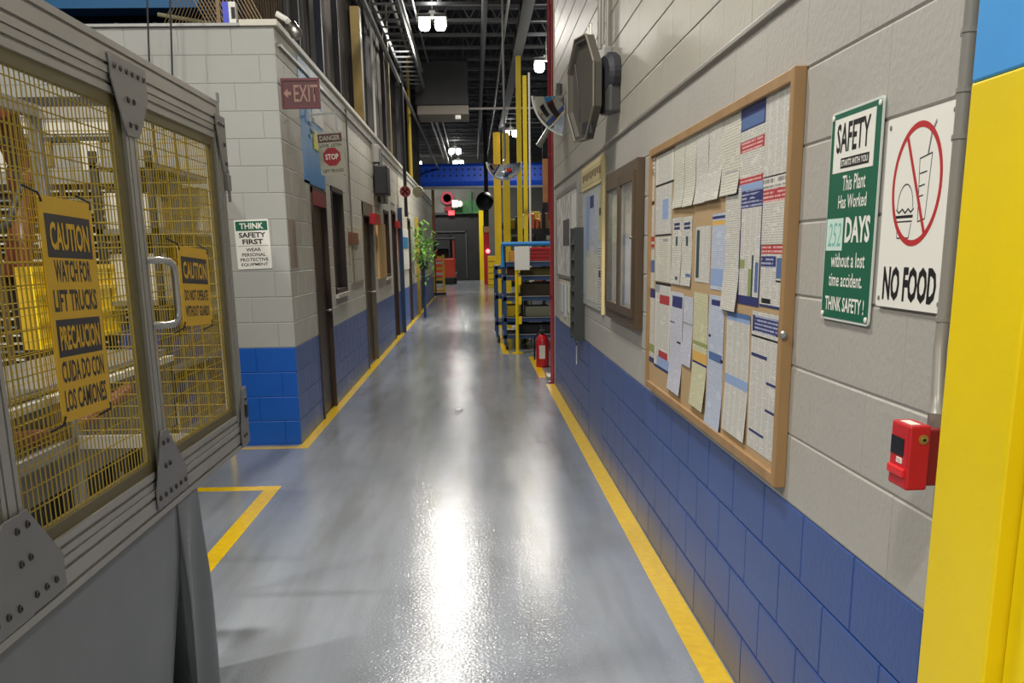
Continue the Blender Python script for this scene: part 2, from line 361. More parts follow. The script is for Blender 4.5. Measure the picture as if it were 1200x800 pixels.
tag(MB().box((-5.6, 8.57, ZT), (XL-.26, 8.85, ZT+.02)).put('trim_4', GALV), 'thin metal coping on the front end wall', kind='structure')
tag(MB().box((XL-.01, 8.72, ZT-.125), (XL+.022, 38, ZT-.095), .004).put('trim_5', PIPE), 'painted conduit run just below the left coping', kind='structure')
# light blue painted field round the first door
BP = MB().box((XL, 9.62, 2.18), (XL+.003, 10.95, 3.23)).box((XL, 9.62, 2.18), (XL+.003, 9.93, 2.2))
tag(BP.put('painted_panel', SKY), 'light blue painted field on the left wall above the first door', 'painted panel')
dn = 3
for i, (a_, b2_, h) in enumerate(DOORS):
    D = thing('door_%d' % dn, ['dark brown flush door nearest in the left wall', 'dark brown door with grey-brown frame, second in the left wall', 'narrow dark door third along the left wall', 'dark blue-black door fourth along the left wall', 'farthest dark door in the left wall'][i], None); D['kind'] = 'structure'; dn += 1
    fr = BROWN if i != 1 else mat('grey brown frame', (112, 104, 90), .5)
    MB().box((XL-.15, a_, 0), (XL+.012, a_+.05, h)).box((XL-.15, b2_-.05, 0), (XL+.012, b2_, h)).box((XL-.15, a_, h-(.05 if i != 1 else .16)), (XL+.012, b2_, h), 0).put('door_frame', fr, D)
    MB().box((XL-.10, a_+.05, .01), (XL-.055 if i else XL-.03, b2_-.05, h-.05)).put('door_panel', BROWN if i < 3 else CARTB, D)
    if i < 2:
        MB().tube([(XL-.055, b2_-.14, 1.0), (XL+.015, b2_-.14, 1.0), (XL+.015, b2_-.26, 1.0)], .011, 8).put('door_handle', CHROME, D)
    if i == 0:
        MB().box((XL-.03, 10.0, 2.0), (XL+.02, 10.8, 2.13)).put('door_header_sign', mat('red header', (150, 44, 52), .4), D)
for i, (a_, b2_, z0, z1) in enumerate(WINS):
    W_ = thing('window_%d' % (i+1), ['dark framed office window beside the first door', 'slim dark window between the second and third doors'][i], None); W_['kind'] = 'structure'
    MB().box((XL-.12, a_, z0), (XL+.008, a_+.05, z1)).box((XL-.12, b2_-.05, z0), (XL+.008, b2_, z1)).box((XL-.12, a_, z1-.05), (XL+.008, b2_, z1)).box((XL-.12, a_, z0), (XL+.008, b2_, z0+.05)).put('window_frame', BROWN, W_)
    MB().box((XL-.07, a_+.05, z0+.05), (XL-.06, b2_-.05, z1-.05)).put('pane', mat('dark glass', (36, 44, 50), .08, spec=.8), W_)
    MB().box((XL-.02, a_-.03, z0-.04), (XL+.03, b2_+.03, z0)).put('window_sill', CREAM, W_)

# ------------------------------------------------------------------ painted floor lines
def strip(name, label, pts, wdt, z=.0015):
    b = MB()
    for (x0, y0, x1, y1) in pts: b.box((x0, y0, 0), (x1, y1, z))
    return tag(b.put(name, LINE), label, 'floor line')
strip('floor_line', 'yellow line on the floor along the foot of the right wall', [(.815, 1.0, .92, 12.3)], .1)
strip('floor_line', 'short yellow line on the floor in front of the fire extinguisher', [(.775, 12.95, .88, 15.6)], .1)
strip('floor_line', 'short yellow line on the floor beside the blue carts', [(.40, 16.1, .50, 19.6)], .1)
strip('floor_line', 'long yellow line on the floor along the foot of the left wall', [(-1.52, 8.42, -1.42, 38.2), (-5.6, 8.42, -1.52, 8.52)], .1)
strip('floor_line', 'L-shaped yellow line on the floor right of the safety fence', [(-1.48, 2.0, -1.38, 7.0), (-4.2, 6.88, -1.48, 7.0)], .1)

# ------------------------------------------------------------------ right wall: column, conduit, pull station, signs
YC = thing('steel_column', 'yellow steel column with light blue top at the right edge of the aisle', 'column', (.775, 1.68, 0))
def col_part(name, x0, x1, y0, y1, z0, z1, m): MB().box((x0, y0, z0), (x1, y1, z1), .004).put(name, m, YC)
for z0, z1, m in ((0, 1.80, YELLOW), (1.80, 5.6, SKY)):
    col_part('flange', 0, .035, -.225, 0, z0, z1, m)
    col_part('web', .035, .145, -.13, -.10, z0, z1, m)
    col_part('cover_plate', .028, .145, -.42, -.229, z0, z1, m)

CD = thing('conduit', 'grey vertical conduit between the white food sign and the yellow column', 'conduit')
xc, yc = .895, 1.965
MB().tube([(xc, yc, 5.5), (xc, yc, 1.42), (xc-.004, yc-.005, 1.36), (xc-.02, yc-.05, 1.28), (xc-.022, yc-.06, 1.24)], .0125, 12).put('pipe', PIPE, CD, smooth=True)
for z in (1.83, 1.93, 1.20+.55, 1.42, 2.6):
    MB().box((XR-.002, yc+.010, z-.006), (xc-.004, yc+.030, z+.006), .002).put('strap', PIPE, CD); MB().lathe([(.0145, -.004), (.0145, .004)], (xc, yc, z), (0, 0, 1), 14).put('strap', PIPE, CD)
    MB().lathe([(.006, 0), (.006, .004), (0, .006)], (XR-.003, yc+.025, z), (-1, 0, 0), 8).put('screw', GALV, CD)
MB().tube([(xc-.022, yc-.06, 1.25), (xc-.022, yc-.06, 1.215)], .018, 10).put('connector', GALV, CD)

PS = thing('fire_alarm_pull_station', 'red fire alarm pull box on the grey wall left of the yellow column', 'fire alarm', (.925, 1.897, 1.172))
MB().box((-.085, -.030, -.056), (-.001, .036, .052), .003).put('back_box', mat('deep red', (128, 26, 26), .4), PS)
MB().box((-.125, -.042, -.062), (-.083, .043, .062), .005).put('body', RED, PS)
MB().box((-.1265, -.022, .000), (-.124, .036, .034)).put('window', mat('black gloss', (22, 24, 26), .12), PS)
MB().box((-.131, -.036, -.038), (-.124, .038, -.022), .002).put('pull_handle', mat('bright red', (226, 40, 44), .35), PS)
MB().box((-.1265, -.018, -.014), (-.125, .006, -.004)).put('pull_label', WHITE, PS)
MB().box((-.118, -.03, .0615), (-.100, .02, .063)).put('top_label', WHITE, PS)
MB().lathe([(.0, .006), (.004, .006), (.004, .003), (.009, .003), (.009, 0)], (-.098, -.0415, .036), (0, -1, 0), 14).put('lock', mat('brass', (200, 180, 110), .3, .8), PS)
MB().lathe([(0, .0075), (.003, .0075), (.003, .002)], (-.098, -.0415, .036), (0, -1, 0), 6).put('keyway', BLACK, PS)
lf = lettering('PULL', .018, .006, RED, PS); lf.matrix_local = Matrix.Translation((-.1250, -.006, -.009)) @ FACE_CORR_R.to_4x4()

def wall_sign(name, label, cat, x, ya, yb_, zt, zb, rot=FACE_CORR_R, group=None):
    return thing(name, label, cat, (x, (ya+yb_)/2, (zt+zb)/2), rot, group), abs(yb_-ya), zt-zb
# green scoreboard sign
S, w_, h_ = wall_sign('safety_sign', 'green and white SAFETY scoreboard sign counting days, beside the cork board', 'sign', XR-.004, 2.745, 2.405, 1.883, 1.375)
rplate('panel', S, 0, 0, w_, h_, .012, mat('white edge', (214, 220, 214), .4), 0, .004); rplate('face', S, 0, 0, w_-.012, h_-.012, .01, GREEN, .004, .001)
plate('header_field', S, -.004, .171, .272, .128, WHITE, .005, .0008)
lettering('SAFETY', .225, .070, BLACK, S, -.008, .188, .0062, .022)
plate('slogan_field', S, .012, .128, .19, .024, BLACK, .0058, .0006); lettering('STARTS WITH YOU', .178, .015, WHITE, S, .012, .128, .0068, .02)
lettering('This Plant', .155, .036, WHITE, S, .016, .080, .0056, .012); lettering('Has Worked', .192, .032, WHITE, S, .012, .036, .0056, .012)
plate('number_field', S, -.098, -.042, .118, .078, mat('pale mint', (208, 232, 220), .4), .005, .0008)
lettering('252', .095, .058, TEAL, S, -.096, -.042, .0062, -.004, shear=.2)
lettering('DAYS', .165, .062, WHITE, S, .060, -.032, .0056, .035)
lettering('without a lost', .235, .036, WHITE, S, .006, -.104, .0056, .012); lettering('time accident.', .235, .034, WHITE, S, -.002, -.152, .0056, .012)
lettering('THINK SAFETY !', .275, .036, WHITE, S, 0, -.212, .0056, .022)
for sx in (-1, 1):
    for sy in (-1, 1): MB().lathe([(.007, 0), (.006, .003), (0, .004)], (sx*(w_/2-.016), sy*(h_/2-.014), .005), (0, 0, 1), 10).put('screw', WHITE, S)
# NO FOOD sign
S, w_, h_ = wall_sign('no_food_sign', 'white NO FOOD sign with a red prohibition circle', 'sign', XR-.004, 2.372, 2.026, 1.825, 1.426)
rplate('panel', S, 0, 0, w_, h_, .008, WHITE, 0, .003)
def ring(parent, cx, cy, rx, ry, tw, m, z, name='prohibition_ring', n=64):
    v = []; f = []
    for k in range(n):
        a = 2*math.pi*k/n
        v += [(cx+rx*math.cos(a), cy+ry*math.sin(a), z), (cx+(rx-tw)*math.cos(a), cy+(ry-tw)*math.sin(a), z)]
    for k in range(n): j = (k+1) % n; f.append((2*k, 2*j, 2*j+1, 2*k+1))
    return obj(name, v, f, m, parent)
PRED = mat('prohibition red', (188, 44, 48), .4)
ring(S, 0, .055, .124, .124, .0125, PRED, .0034)
a0 = R(62)
def bar2(p, q, wd, m, z, name, parent):
    p, q = Vector(p), Vector(q); t = (q-p).normalized(); nn = Vector((-t.y, t.x))*wd/2
    return obj(name, [(p.x+nn.x, p.y+nn.y, z), (p.x-nn.x, p.y-nn.y, z), (q.x-nn.x, q.y-nn.y, z), (q.x+nn.x, q.y+nn.y, z)], [(0, 1, 2, 3)], m, parent)
bar2((-.062, .158), (.062, -.05), .011, PRED, .0036, 'prohibition_bar', S)
# cup and burger line drawing
ink = MB()
def stroke(pts, wd=.0028):
    for p, q in zip(pts, pts[1:]):
        p, q = Vector(p), Vector(q); t = (q-p)
        if t.length < 1e-6: continue
        t.normalize(); nn = Vector((-t.y, t.x))*wd/2
        ink.add([(p.x+nn.x-t.x*.001, p.y+nn.y, .0032), (p.x-nn.x, p.y-nn.y, .0032), (q.x-nn.x, q.y-nn.y, .0032), (q.x+nn.x, q.y+nn.y, .0032)], [(0, 1, 2, 3)])
stroke([(.010, .105), (.068, .112), (.056, -.015), (.022, -.020), (.010, .105)])
stroke([(.050, .112), (.060, .150), (.078, .170)]); stroke([(.046, .111), (.056, .152), (.076, .174)], .0018)
stroke([(.018, .05), (.044, .053)]); stroke([(.02, .03), (.04, .032)]); stroke([(.016, .075), (.05, .078)])
bun = [(-.085+.0, .010)]+[(-.048+.040*math.cos(R(180-a)), .010+.048*math.sin(R(a))) for a in range(0, 181, 12)]+[(-.008, .010)]
stroke(bun); stroke([(-.092, .008), (-.078, .0), (-.06, .008), (-.045, -.001), (-.03, .008), (-.016, 0), (-.002, .008)], .004)
stroke([(-.092, -.008), (-.004, -.008)], .006); stroke([(-.09, -.018), (-.006, -.018)], .003)
stroke([(-.084, -.022), (-.080, -.052), (-.018, -.052), (-.010, -.022)])
ink.put('food_drawing', BLACK, S)
lettering('NO FOOD', .275, .074, BLACK, S, .0, -.148, .0034, .04)
for sx in (-1, 1):
    for sy in (-1, 1): MB().lathe([(.005, 0), (.005, .002), (0, .003)], (sx*(w_/2-.018), sy*(h_/2-.018), .003), (0, 0, 1), 10).put('screw', GALV, S)

# big cork board
XB = XR-.035
CBt = thing('cork_board', 'large oak framed cork notice board covered with papers on the right wall', 'notice board', (XR, 0, 0))
Y0, Y1, Z0, Z1 = 3.0, 5.43, .852, 2.04
fwid = .036
MB().box((-.020, Y0+.01, Z0+.01), (-.002, Y1-.01, Z1-.01)).put('cork_panel', CORK, CBt)
for nm, a_, b2_ in (('frame_rail', (-.034, Y0+fwid, Z1-fwid), (0, Y1-fwid, Z1-.001)), ('frame_rail', (-.034, Y0+fwid, Z0+.001), (0, Y1-fwid, Z0+fwid)), ('frame_stile', (-.036, Y0, Z0), (0, Y0+fwid, Z1)), ('frame_stile', (-.036, Y1-fwid, Z0), (0, Y1, Z1))):
    MB().box(a_, b2_, .003).put(nm, OAK, CBt)
MB().lathe([(.012, 0), (.012, .006), (.007, .012), (0, .012)], (-.03, Y0-.003, 1.31), (-.4, -1, 0), 10).put('clip', GALV, CBt)
XP = XR-.0205
def paper(label, xl, xr, yt, yb_, bands=(), base='w', curl=0, name='notice', cat='paper', plane=XP, group=None, th=.0006, tilt=0):
    xm = (xl+xr)/2; pl = on('X', plane, xl, (yt+yb_)/2); pr = on('X', plane, xr, (yt+yb_)/2); pt = on('X', plane, xm, yt); pb = on('X', plane, xm, yb_)
    W_, H_ = pl.y-pr.y, pt.z-pb.z
    us = sorted({0, 1}|{round(q, 4) for b in bands for q in b[2:4]}|({.33, .66} if curl else set())); vs_ = sorted({0, 1}|{round(q, 4) for b in bands for q in b[0:2]}|({k/8 for k in range(1, 8)} if curl else set()))
    verts = []; faces = []; idx = []; mats = [PM[base]]; seen = {base: 0}
    for v_ in vs_:
        for u_ in us:
            z = th + (curl*(max(0, v_-.55)/.45)**2*(.8+.2*u_) if curl else 0) + .0012*math.sin(v_*7+xl)*(1 if curl else 0)
            verts.append(((u_-.5)*W_, (.5-v_)*H_, abs(z)+.0003))
    nu = len(us)
    for i in range(len(vs_)-1):
        for j in range(nu-1):
            a = i*nu+j; faces.append((a, a+nu, a+nu+1, a+1))
            vm, um = (vs_[i]+vs_[i+1])/2, (us[j]+us[j+1])/2; k = base
            for b in bands:
                if b[0] <= vm <= b[1] and b[2] <= um <= b[3]: k = b[4]
            if k not in seen: seen[k] = len(mats); mats.append(PM[k])
            idx.append(seen[k])
    o = obj(name, verts, faces, None, mats=mats, idx=idx)
    o.matrix_world = Matrix.Translation((plane, (pl.y+pr.y)/2, (pt.z+pb.z)/2)) @ FACE_CORR_R.to_4x4() @ Matrix.Rotation(tilt, 4, 'Z')
    sol = o.modifiers.new('thickness', 'SOLIDIFY'); sol.thickness = .0005; sol.offset = -1
    return tag(o, label, cat, group)
G = 'papers pinned on the cork board'
A = lambda t0, t1, k, s0=0, s1=1: (t0, t1, s0, s1, k)
def cb(*a, **k): return paper(*a, group=G, **k)
cb('tiny white notice with a dark edge, top left corner of the cork board', 761.5, 768, 186, 206, [A(0, .5, 'n', 0, .5), A(.7, .9, 'K', .3, .7)], 'p')
cb('narrow white notice at the left frame of the cork board, upper', 761, 767, 207, 240, [A(.88, 1, 'K')])
cb('narrow notice with a red footer at the left frame of the cork board', 760.5, 767, 241, 291, [A(.72, .84, 'r'), A(.9, .98, 'r')], '2')
cb('narrow notice with a blue block at the left frame of the cork board', 760.2, 767, 292, 337, [A(.28, .6, 'B')], 'f')
cb('narrow leaflet with navy header and coloured foot at the left frame of the cork board', 760, 767, 338, 424, [A(0, .12, 'n'), A(.75, .86, 'g'), A(.93, 1, 'n')], 'w')
cb('white notice topmost of the second column on the cork board', 769, 790, 178, 216, [A(0, .03, 'K'), A(.94, 1, 'K')], 'w')
cb('notice with a lilac-blue rectangle in the second column of the cork board', 768.5, 787.5, 217, 276, [A(.28, .68, 'L', .45, .8), A(.97, 1, 'K')], '2')
cb('plain text notice under the blue rectangle notice on the cork board', 768, 786.5, 277, 330, [A(.05, .12, 'x', .5, .8)], 'f')
cb('notice with grey and red header and coloured picture foot, second column bottom', 767.5, 785, 331, 434, [A(0, .03, 'K'), A(.03, .12, 'x', 0, .3), A(.14, .24, 'r', .3, .95), A(.78, .86, 'r', .3, .9), A(.86, .97, 'L', .2, 1), A(.97, 1, 'n')], 'w')
cb('first of the five hanging letters at the top of the cork board, from the left', 790.5, 802.5, 163, 243, curl=.012, base='f')
cb('second of the five hanging letters at the top of the cork board, from the left', 803, 816, 156, 241, curl=.015, base='f')
cb('third of the five hanging letters at the top of the cork board, from the left', 816.5, 830.5, 149, 238, curl=.012, base='w')
cb('fourth of the five hanging letters at the top of the cork board, from the left', 831, 846.5, 141, 234, curl=.014, base='w')
cb('fifth and widest hanging letter at the top of the cork board', 847, 868, 130, 228, [A(.72, .74, 'x', .2, .9)], curl=.010, base='f')
cb('left one of the twin slim leaflets with a feather picture on the cork board', 787.5, 798.5, 255, 333, [A(.08, .12, 'n', .2, .8), A(.14, .18, 'n', .2, .8), A(.28, .42, 'k', .4, .6), A(.88, .93, 'k', .5, .75)], 'w', curl=.004)
cb('right one of the twin slim leaflets with a feather picture on the cork board', 799, 811, 254, 335, [A(.08, .12, 'n', .2, .8), A(.14, .18, 'n', .2, .8), A(.28, .42, 'k', .4, .6), A(.82, .87, 'B', .5, .95)], 'w', curl=.004)
cb('white card with a dark green bar down its left side on the cork board', 815, 832.5, 265, 331, [A(.06, .93, 'k', .07, .28)], '2')
cb('notice with navy header and ochre row in the middle of the cork board', 834, 850.5, 250, 340, [A(.03, .07, 'n'), A(.09, .15, 'o'), A(.72, .95, 'L')], 'b')
cb('long text sheet overlapping the left of the tall navy posters', 849, 867, 222, 364, [A(.01, .05, 'n', .1, .8)], 'w', curl=.01)
cb('white sheet with blue logo header, lower left of the cork board', 785, 799.5, 342, 460, [A(.04, .15, 'n', .15, .95), A(.30, .31, 'K', 0, .4), A(.48, .50, 'K', .6, .9)], 'l', curl=.012)
cb('short lilac sheet hanging beside the blue logo sheet', 800.5, 811.5, 347, 429, [A(.38, .41, 'x')], 'l', curl=.006)
cb('yellowish sheet with green and ochre bands on the cork board', 812, 828.5, 343, 479, [A(.42, .455, 'g'), A(.51, .60, 'o'), A(.60, .62, 'n')], 'y', curl=.014)
cb('long bluish form with blue bands curling at the bottom of the cork board', 829, 847, 346, 513, [A(.03, .07, 'n', .15, .9), A(.40, .46, 'B', .1, .95), A(.28, .30, 'K', .05, .2), A(.43, .45, 'K', .85, 1)], 'b', curl=.012)
cb('tall white sheet with blue header and grey-blue middle band', 850, 877, 366, 512, [A(0, .04, 'B'), A(.04, .07, 'L'), A(.52, .60, 'L', .0, 1)], '2', curl=.008)
cb('large newsprint notice with violet-navy header at the lower right of the cork board', 878.5, 912, 366, 535, [A(.03, .145, 'N', .02, .98), A(.17, .185, 'K'), A(.30, .325, 'n', .02, .6), A(.47, .49, 'n', .6, .98), A(.66, .68, 'n', .6, .98), A(.86, .88, 'n', .05, .6)], '2')
cb('navy photo header poster with red bands, upper left of the tall poster pair', 867.5, 896, 119, 222, [A(0, .30, 'n'), A(.15, .28, 'B', .05, .95), A(.42, .55, 'R'), A(.84, .92, 'R'), A(.92, 1, 'L')], 'w')
cb('tall navy bordered poster with green and blue ribbons', 866.5, 892, 223, 358, [A(0, 1, 'n', 0, .06), A(0, 1, 'n', .96, 1), A(0, .15, 'N'), A(.60, .68, 'g', .06, .3), A(.68, .92, 'g', .48, .62), A(.56, .92, 'k', .62, .70), A(.62, .88, 'B', .78, .92), A(.92, 1, 'n')], '2')
cb('tall white text poster with navy top edge, upper right of the cork board', 897, 924.5, 103, 204, [A(0, .04, 'n')], '2')
cb('poster with a red 25 banner below the white text poster', 893.5, 921, 205, 286, [A(0, .02, 'K'), A(.02, .17, 'p'), A(.19, .38, 'R')], 'w')
cb('poster with red and navy headers just above the newsprint notice', 891.5, 916, 287, 361, [A(0, .14, 'R'), A(.17, .36, 'N', 0, .72), A(.2, .52, 'B', .75, 1), A(.55, .58, 'K', .75, 1), A(.86, .94, 'K', .1, .55), A(.96, 1, 'n')], '2')

# wooden glazed case
WC = thing('display_case', 'dark walnut glazed notice case between the cork board and the paper board', 'display case', (XR-.001, 0, 0))
Y0, Y1, Z0, Z1, dpt = 5.76, 7.08, 1.12, 2.035, .045
MB().box((-.012, Y0+.02, Z0+.02), (-.002, Y1-.02, Z1-.02)).put('back_panel', mat('faded backing', (176, 168, 146), .7, nscale=4, namt=.15), WC)
f5 = .06
MB().box((-dpt, Y0, Z0), (0, Y0+.05, Z1), .003).put('side', WALNUT, WC); MB().box((-dpt, Y1-.05, Z0), (0, Y1, Z1), .003).put('side', WALNUT, WC)
MB().box((-dpt+.001, Y0+.05, Z1-.06), (0, Y1-.05, Z1-.001), .003).put('top_rail', WALNUT, WC); MB().box((-dpt+.001, Y0+.05, Z0+.001), (0, Y1-.05, Z0+.06), .003).put('bottom_rail', WALNUT, WC)
for y0_ in (Y0+.05, (Y0+Y1)/2+.0):
    y1_ = y0_+(Y1-Y0)/2-.05; D = MB()
    D.box((-dpt-.010, y0_+.002, Z0+.062), (-dpt+.006, y0_+.05, Z1-.062)).box((-dpt-.010, y1_-.05, Z0+.062), (-dpt+.006, y1_-.002, Z1-.062)).box((-dpt-.009, y0_+.05, Z1-.11), (-dpt+.006, y1_-.05, Z1-.062)).box((-dpt-.009, y0_+.05, Z0+.062), (-dpt+.006, y1_-.05, Z0+.11))
    dd = D.put('door', WALNUT, WC)
    gm = mat('case glass', (235, 240, 240), .03, spec=.6, alpha=.16)
    MB().box((-dpt-.002, y0_+.045, Z0+.105), (-dpt+.001, y1_-.045, Z1-.105)).put('pane', gm, dd)
MB().lathe([(.008, 0), (.008, .012), (0, .014)], (-dpt-.012, Y0+.08, Z0+.5), (-1, 0, 0), 10).put('lock', CHROME, WC)
for (ya, yb_, za, zb, k, lb) in ((5.92, 6.12, 1.72, 1.88, 'w', 'white sheet at the top of the near half of the walnut case'), (6.18, 6.38, 1.24, 1.62, 'l', 'pale lilac sheet low in the near half of the walnut case'), (5.90, 6.13, 1.22, 1.4, 'o', 'ochre sheet at the bottom of the walnut case'),
                                 (6.58, 6.80, 1.2, 1.55, 'L', 'pale blue sheet low in the far half of the walnut case'), (6.80, 7.02, 1.6, 1.88, 'y', 'yellowish sheet high in the far half of the walnut case')):
    o = plate('notice', None, 0, 0, yb_-ya, zb-za, PM[k]); o.matrix_world = Matrix.Translation((XR-.0135, (ya+yb_)/2, (za+zb)/2)) @ FACE_CORR_R.to_4x4(); tag(o, lb, 'paper', 'papers inside the walnut case')

# second board with cream edged header
NB = thing('notice_board', 'pale notice board with a cream lettered header beyond the walnut case', 'notice board', (XR, 0, 0))
CR = mat('cream edging', (226, 208, 150), .5)
MB().box((-.012, 7.52, 1.12), (0, 8.95, 2.02)).put('panel', mat('greyish board', (176, 180, 176), .7), NB)
MB().box((-.02, 7.5, 2.02), (0, 8.95, 2.20), .003).put('header', CR, NB); MB().box((-.022, 7.53, 2.05), (-.018, 8.92, 2.17)).put('header_field', mat('tan field', (206, 190, 140), .6), NB)
hb = MB()
for k in range(9): hb.box((-.0232, 7.62+k*.14, 2.085+.012*(k % 2)), (-.0222, 7.71+k*.14, 2.14))
hb.put('header_print', mat('brown print', (110, 84, 60), .5), NB)['kind'] = 'stuff'
MB().box((-.02, 7.5, 1.10), (0, 7.56, 2.02), .003).put('edge_strip', CR, NB)
nb = [(7.60, 7.80, 1.62, 1.98, 'y', 'cream sheet with a dark picture'), (7.60, 7.80, 1.14, 1.58, 'p', 'bright white sheet with three bullet marks'), (7.84, 8.06, 1.55, 1.96, 'b', 'bluish sheet next to the cream sheet'),
      (7.84, 8.06, 1.16, 1.52, 'f', 'pale sheet with a red corner mark'), (8.10, 8.36, 1.62, 1.98, 'N', 'sheet with a navy heading'), (8.10, 8.36, 1.16, 1.58, 'w', 'plain text sheet in the lower middle'),
      (8.42, 8.66, 1.56, 1.97, 'L', 'blue and white sheet high at the far end'), (8.42, 8.66, 1.16, 1.50, 'f', 'grey text sheet low at the far end'), (8.70, 8.92, 1.2, 1.9, 'b', 'tall bluish sheet at the far edge')]
for (ya, yb_, za, zb, k, lb) in nb:
    o = plate('notice', None, 0, 0, yb_-ya, zb-za, PM[k] if k != 'N' else PB); o.matrix_world = Matrix.Translation((XR-.0125, (ya+yb_)/2, (za+zb)/2)) @ FACE_CORR_R.to_4x4()
    tag(o, lb+' on the cream edged board', 'paper', 'papers on the cream edged board')
    ex = MB()
    if k == 'N': ex.box((XR-.0145, ya, zb-.11), (XR-.0135, yb_, zb-.02))
    elif k in 'yp': ex.box((XR-.0145, ya+.05, (za+zb)/2), (XR-.0135, yb_-.05, (za+zb)/2+.05))
    if ex.v:
        q = ex.put('printed_block', NAVY if k == 'N' else CAUTB, o); q.matrix_parent_inverse = o.matrix_world.inverted()
# dark file rack and framed poster
FR = thing('file_rack', 'tall dark grey wall pocket rack hanging above the blue paint', 'file rack', (XR, 8.86, 0))
RK = mat('charcoal plastic', (54, 58, 56), .5)
MB().box((-.09, 0, .80), (0, .02, 1.74), .003).put('side_plate', RK, FR); MB().box((-.09, .36, .80), (0, .38, 1.74), .003).put('side_plate', RK, FR); MB().box((-.012, .02, .80), (0, .36, 1.74)).put('back_plate', RK, FR)
for k in range(7): MB().add([(-.088, .02, .82+k*.13), (-.088, .36, .82+k*.13), (-.06, .36, .93+k*.13), (-.06, .02, .93+k*.13), (-.014, .02, .82+k*.13), (-.014, .36, .82+k*.13)], [(0, 1, 2, 3), (0, 4, 5, 1)]).put('pocket', RK, FR)
FP = thing('framed_poster', 'grey framed collage poster behind the dark file rack', 'poster', (XR, 0, 0))
MB().box((-.012, 9.40, 1.30), (0, 11.7, 2.12)).put('panel', mat('collage paper', (206, 204, 198), .5, nscale=9, namt=.45), FP)
for a_, b2_ in (((-.02, 9.38, 1.28), (0, 9.42, 2.14)), ((-.02, 11.68, 1.28), (0, 11.72, 2.14)), ((-.019, 9.42, 2.10), (0, 11.68, 2.14)), ((-.019, 9.42, 1.28), (0, 11.68, 1.31))): MB().box(a_, b2_).put('frame', GALV, FP)
MB().box((-.014, 9.5, 1.45), (-.0125, 9.95, 2.05)).put('white_sheet', WHITE, FP); MB().box((-.014, 10.2, 1.6), (-.0125, 10.9, 1.85)).put('dark_photo', mat('dark photo', (84, 76, 80), .5, nscale=12, namt=.4), FP)
SCH = mat('mixed leaflets', (204, 196, 178), .55, nscale=14, namt=.35)
LR = thing('leaflet_holder', 'row of pale leaflets and keys hanging below the collage poster', 'leaflet holder', (XR, 0, 0))
MB().box((-.012, 9.35, .82), (-.001, 11.4, 1.26)).put('backing', SCH, LR)
for k in range(5): MB().box((-.02-.004*(k % 2), 9.45+k*.38, .9+.03*(k % 3)), (-.012, 9.72+k*.38, 1.22)).put('leaflet', [PW, PY, PF, PB, PW][k], LR)
TP = thing('striped_tape', 'black and white striped strip hanging just left of the file rack', 'tape', (XR-.02, 9.34, 0))
for k in range(10): MB().box((-.006, 0, .72+k*.06), (0, .05, .75+k*.06)).put('dark_stripe', BLACK, TP)
MB().box((-.004, 0, .55), (-.001, .05, 1.33)).put('band', WHITE, TP)

# fan high on the wall
FN = thing('octagonal_housing', 'dark grey octagonal dish housing on a bracket high on the right wall', 'wall housing', (.70, 7.0, 2.55), basis(Vector((.26, -.966, 0)), (0, 0, 1)))
FN.scale = (.84, .84, .84)
FM = mat('housing grey', (78, 75, 68), .45, nscale=3, namt=.08)
def octo(r, ph=22.5): return [(r*.76*math.cos(R(ph+45*k)), r*math.sin(R(ph+45*k))) for k in range(8)]
o1, o2 = octo(.395), octo(.36); v = [(a, b, .0) for a, b in o1]+[(a, b, .0) for a, b in o2]+[(a, b, -.06) for a, b in octo(.395)]+[(a, b, -.11) for a, b in octo(.24)]+[(a*.97, b*.97, -.03) for a, b in o2]
f = []
for k in range(8):
    j = (k+1) % 8; f += [(k, j, 8+j, 8+k), (k, 16+k, 16+j, j), (16+k, 24+k, 24+j, 16+j), (8+k, 8+j, 32+j, 32+k)]
f += [tuple(24+k for k in range(8)), tuple(32+k for k in range(8))[::-1]]
obj('housing', v, f, FM, FN)
MB().tube([(a, b, .004) for a, b in o1]+[(o1[0][0], o1[0][1], .004)], .009, 6).put('rim', mat('housing rim', (112, 106, 94), .5), FN)
MB().tube([(-.20+.10*math.sin(R(a)), .22-.44*a/100, -.026) for a in range(0, 101, 10)], .006, 6).put('seam', DARK, FN)
MB().box((.02, -.34, -.028), (.20, -.24, .0), .008).put('lower_box', DARK, FN)
MB().lathe([(0, 0), (.13, .0), (.15, .03), (.15, .08), (.12, .11), (0, .11)], (.22, .08, -.205), (0, 0, 1), 24).put('round_drum', DARK, FN)
MB().box((.12, -.20, -.20), (.33, .0, -.10), .02).put('gear_box', mat('gear box grey', (70, 70, 70), .45), FN)
MB().tube([(.0, -.1, -.10), (.15, -.12, -.17)], .03, 8).put('bracket_arm', DARK, FN)
MB().tube([(.03, .36, -.05), (.03, .44, -.05), (.08, .44, -.05), (.08, .36, -.05)], .012, 6).put('lifting_lug', WHITE, FN)
JB = thing('junction_box', 'small grey electrical box on the wall beside the fan', 'junction box', (XR-.002, 7.2, 0))
MB().box((-.05, 0, 2.70), (0, .1, 2.84), .004).put('box', GALV, JB)
for yy_, r_ in ((.03, .012), (.28, .012), (.46, .016)): MB().tube([(-.025, yy_, 2.83 if yy_ < .1 else 2.9), (-.025, yy_, 5.5)], r_, 8).put('conduit', PIPE, JB)
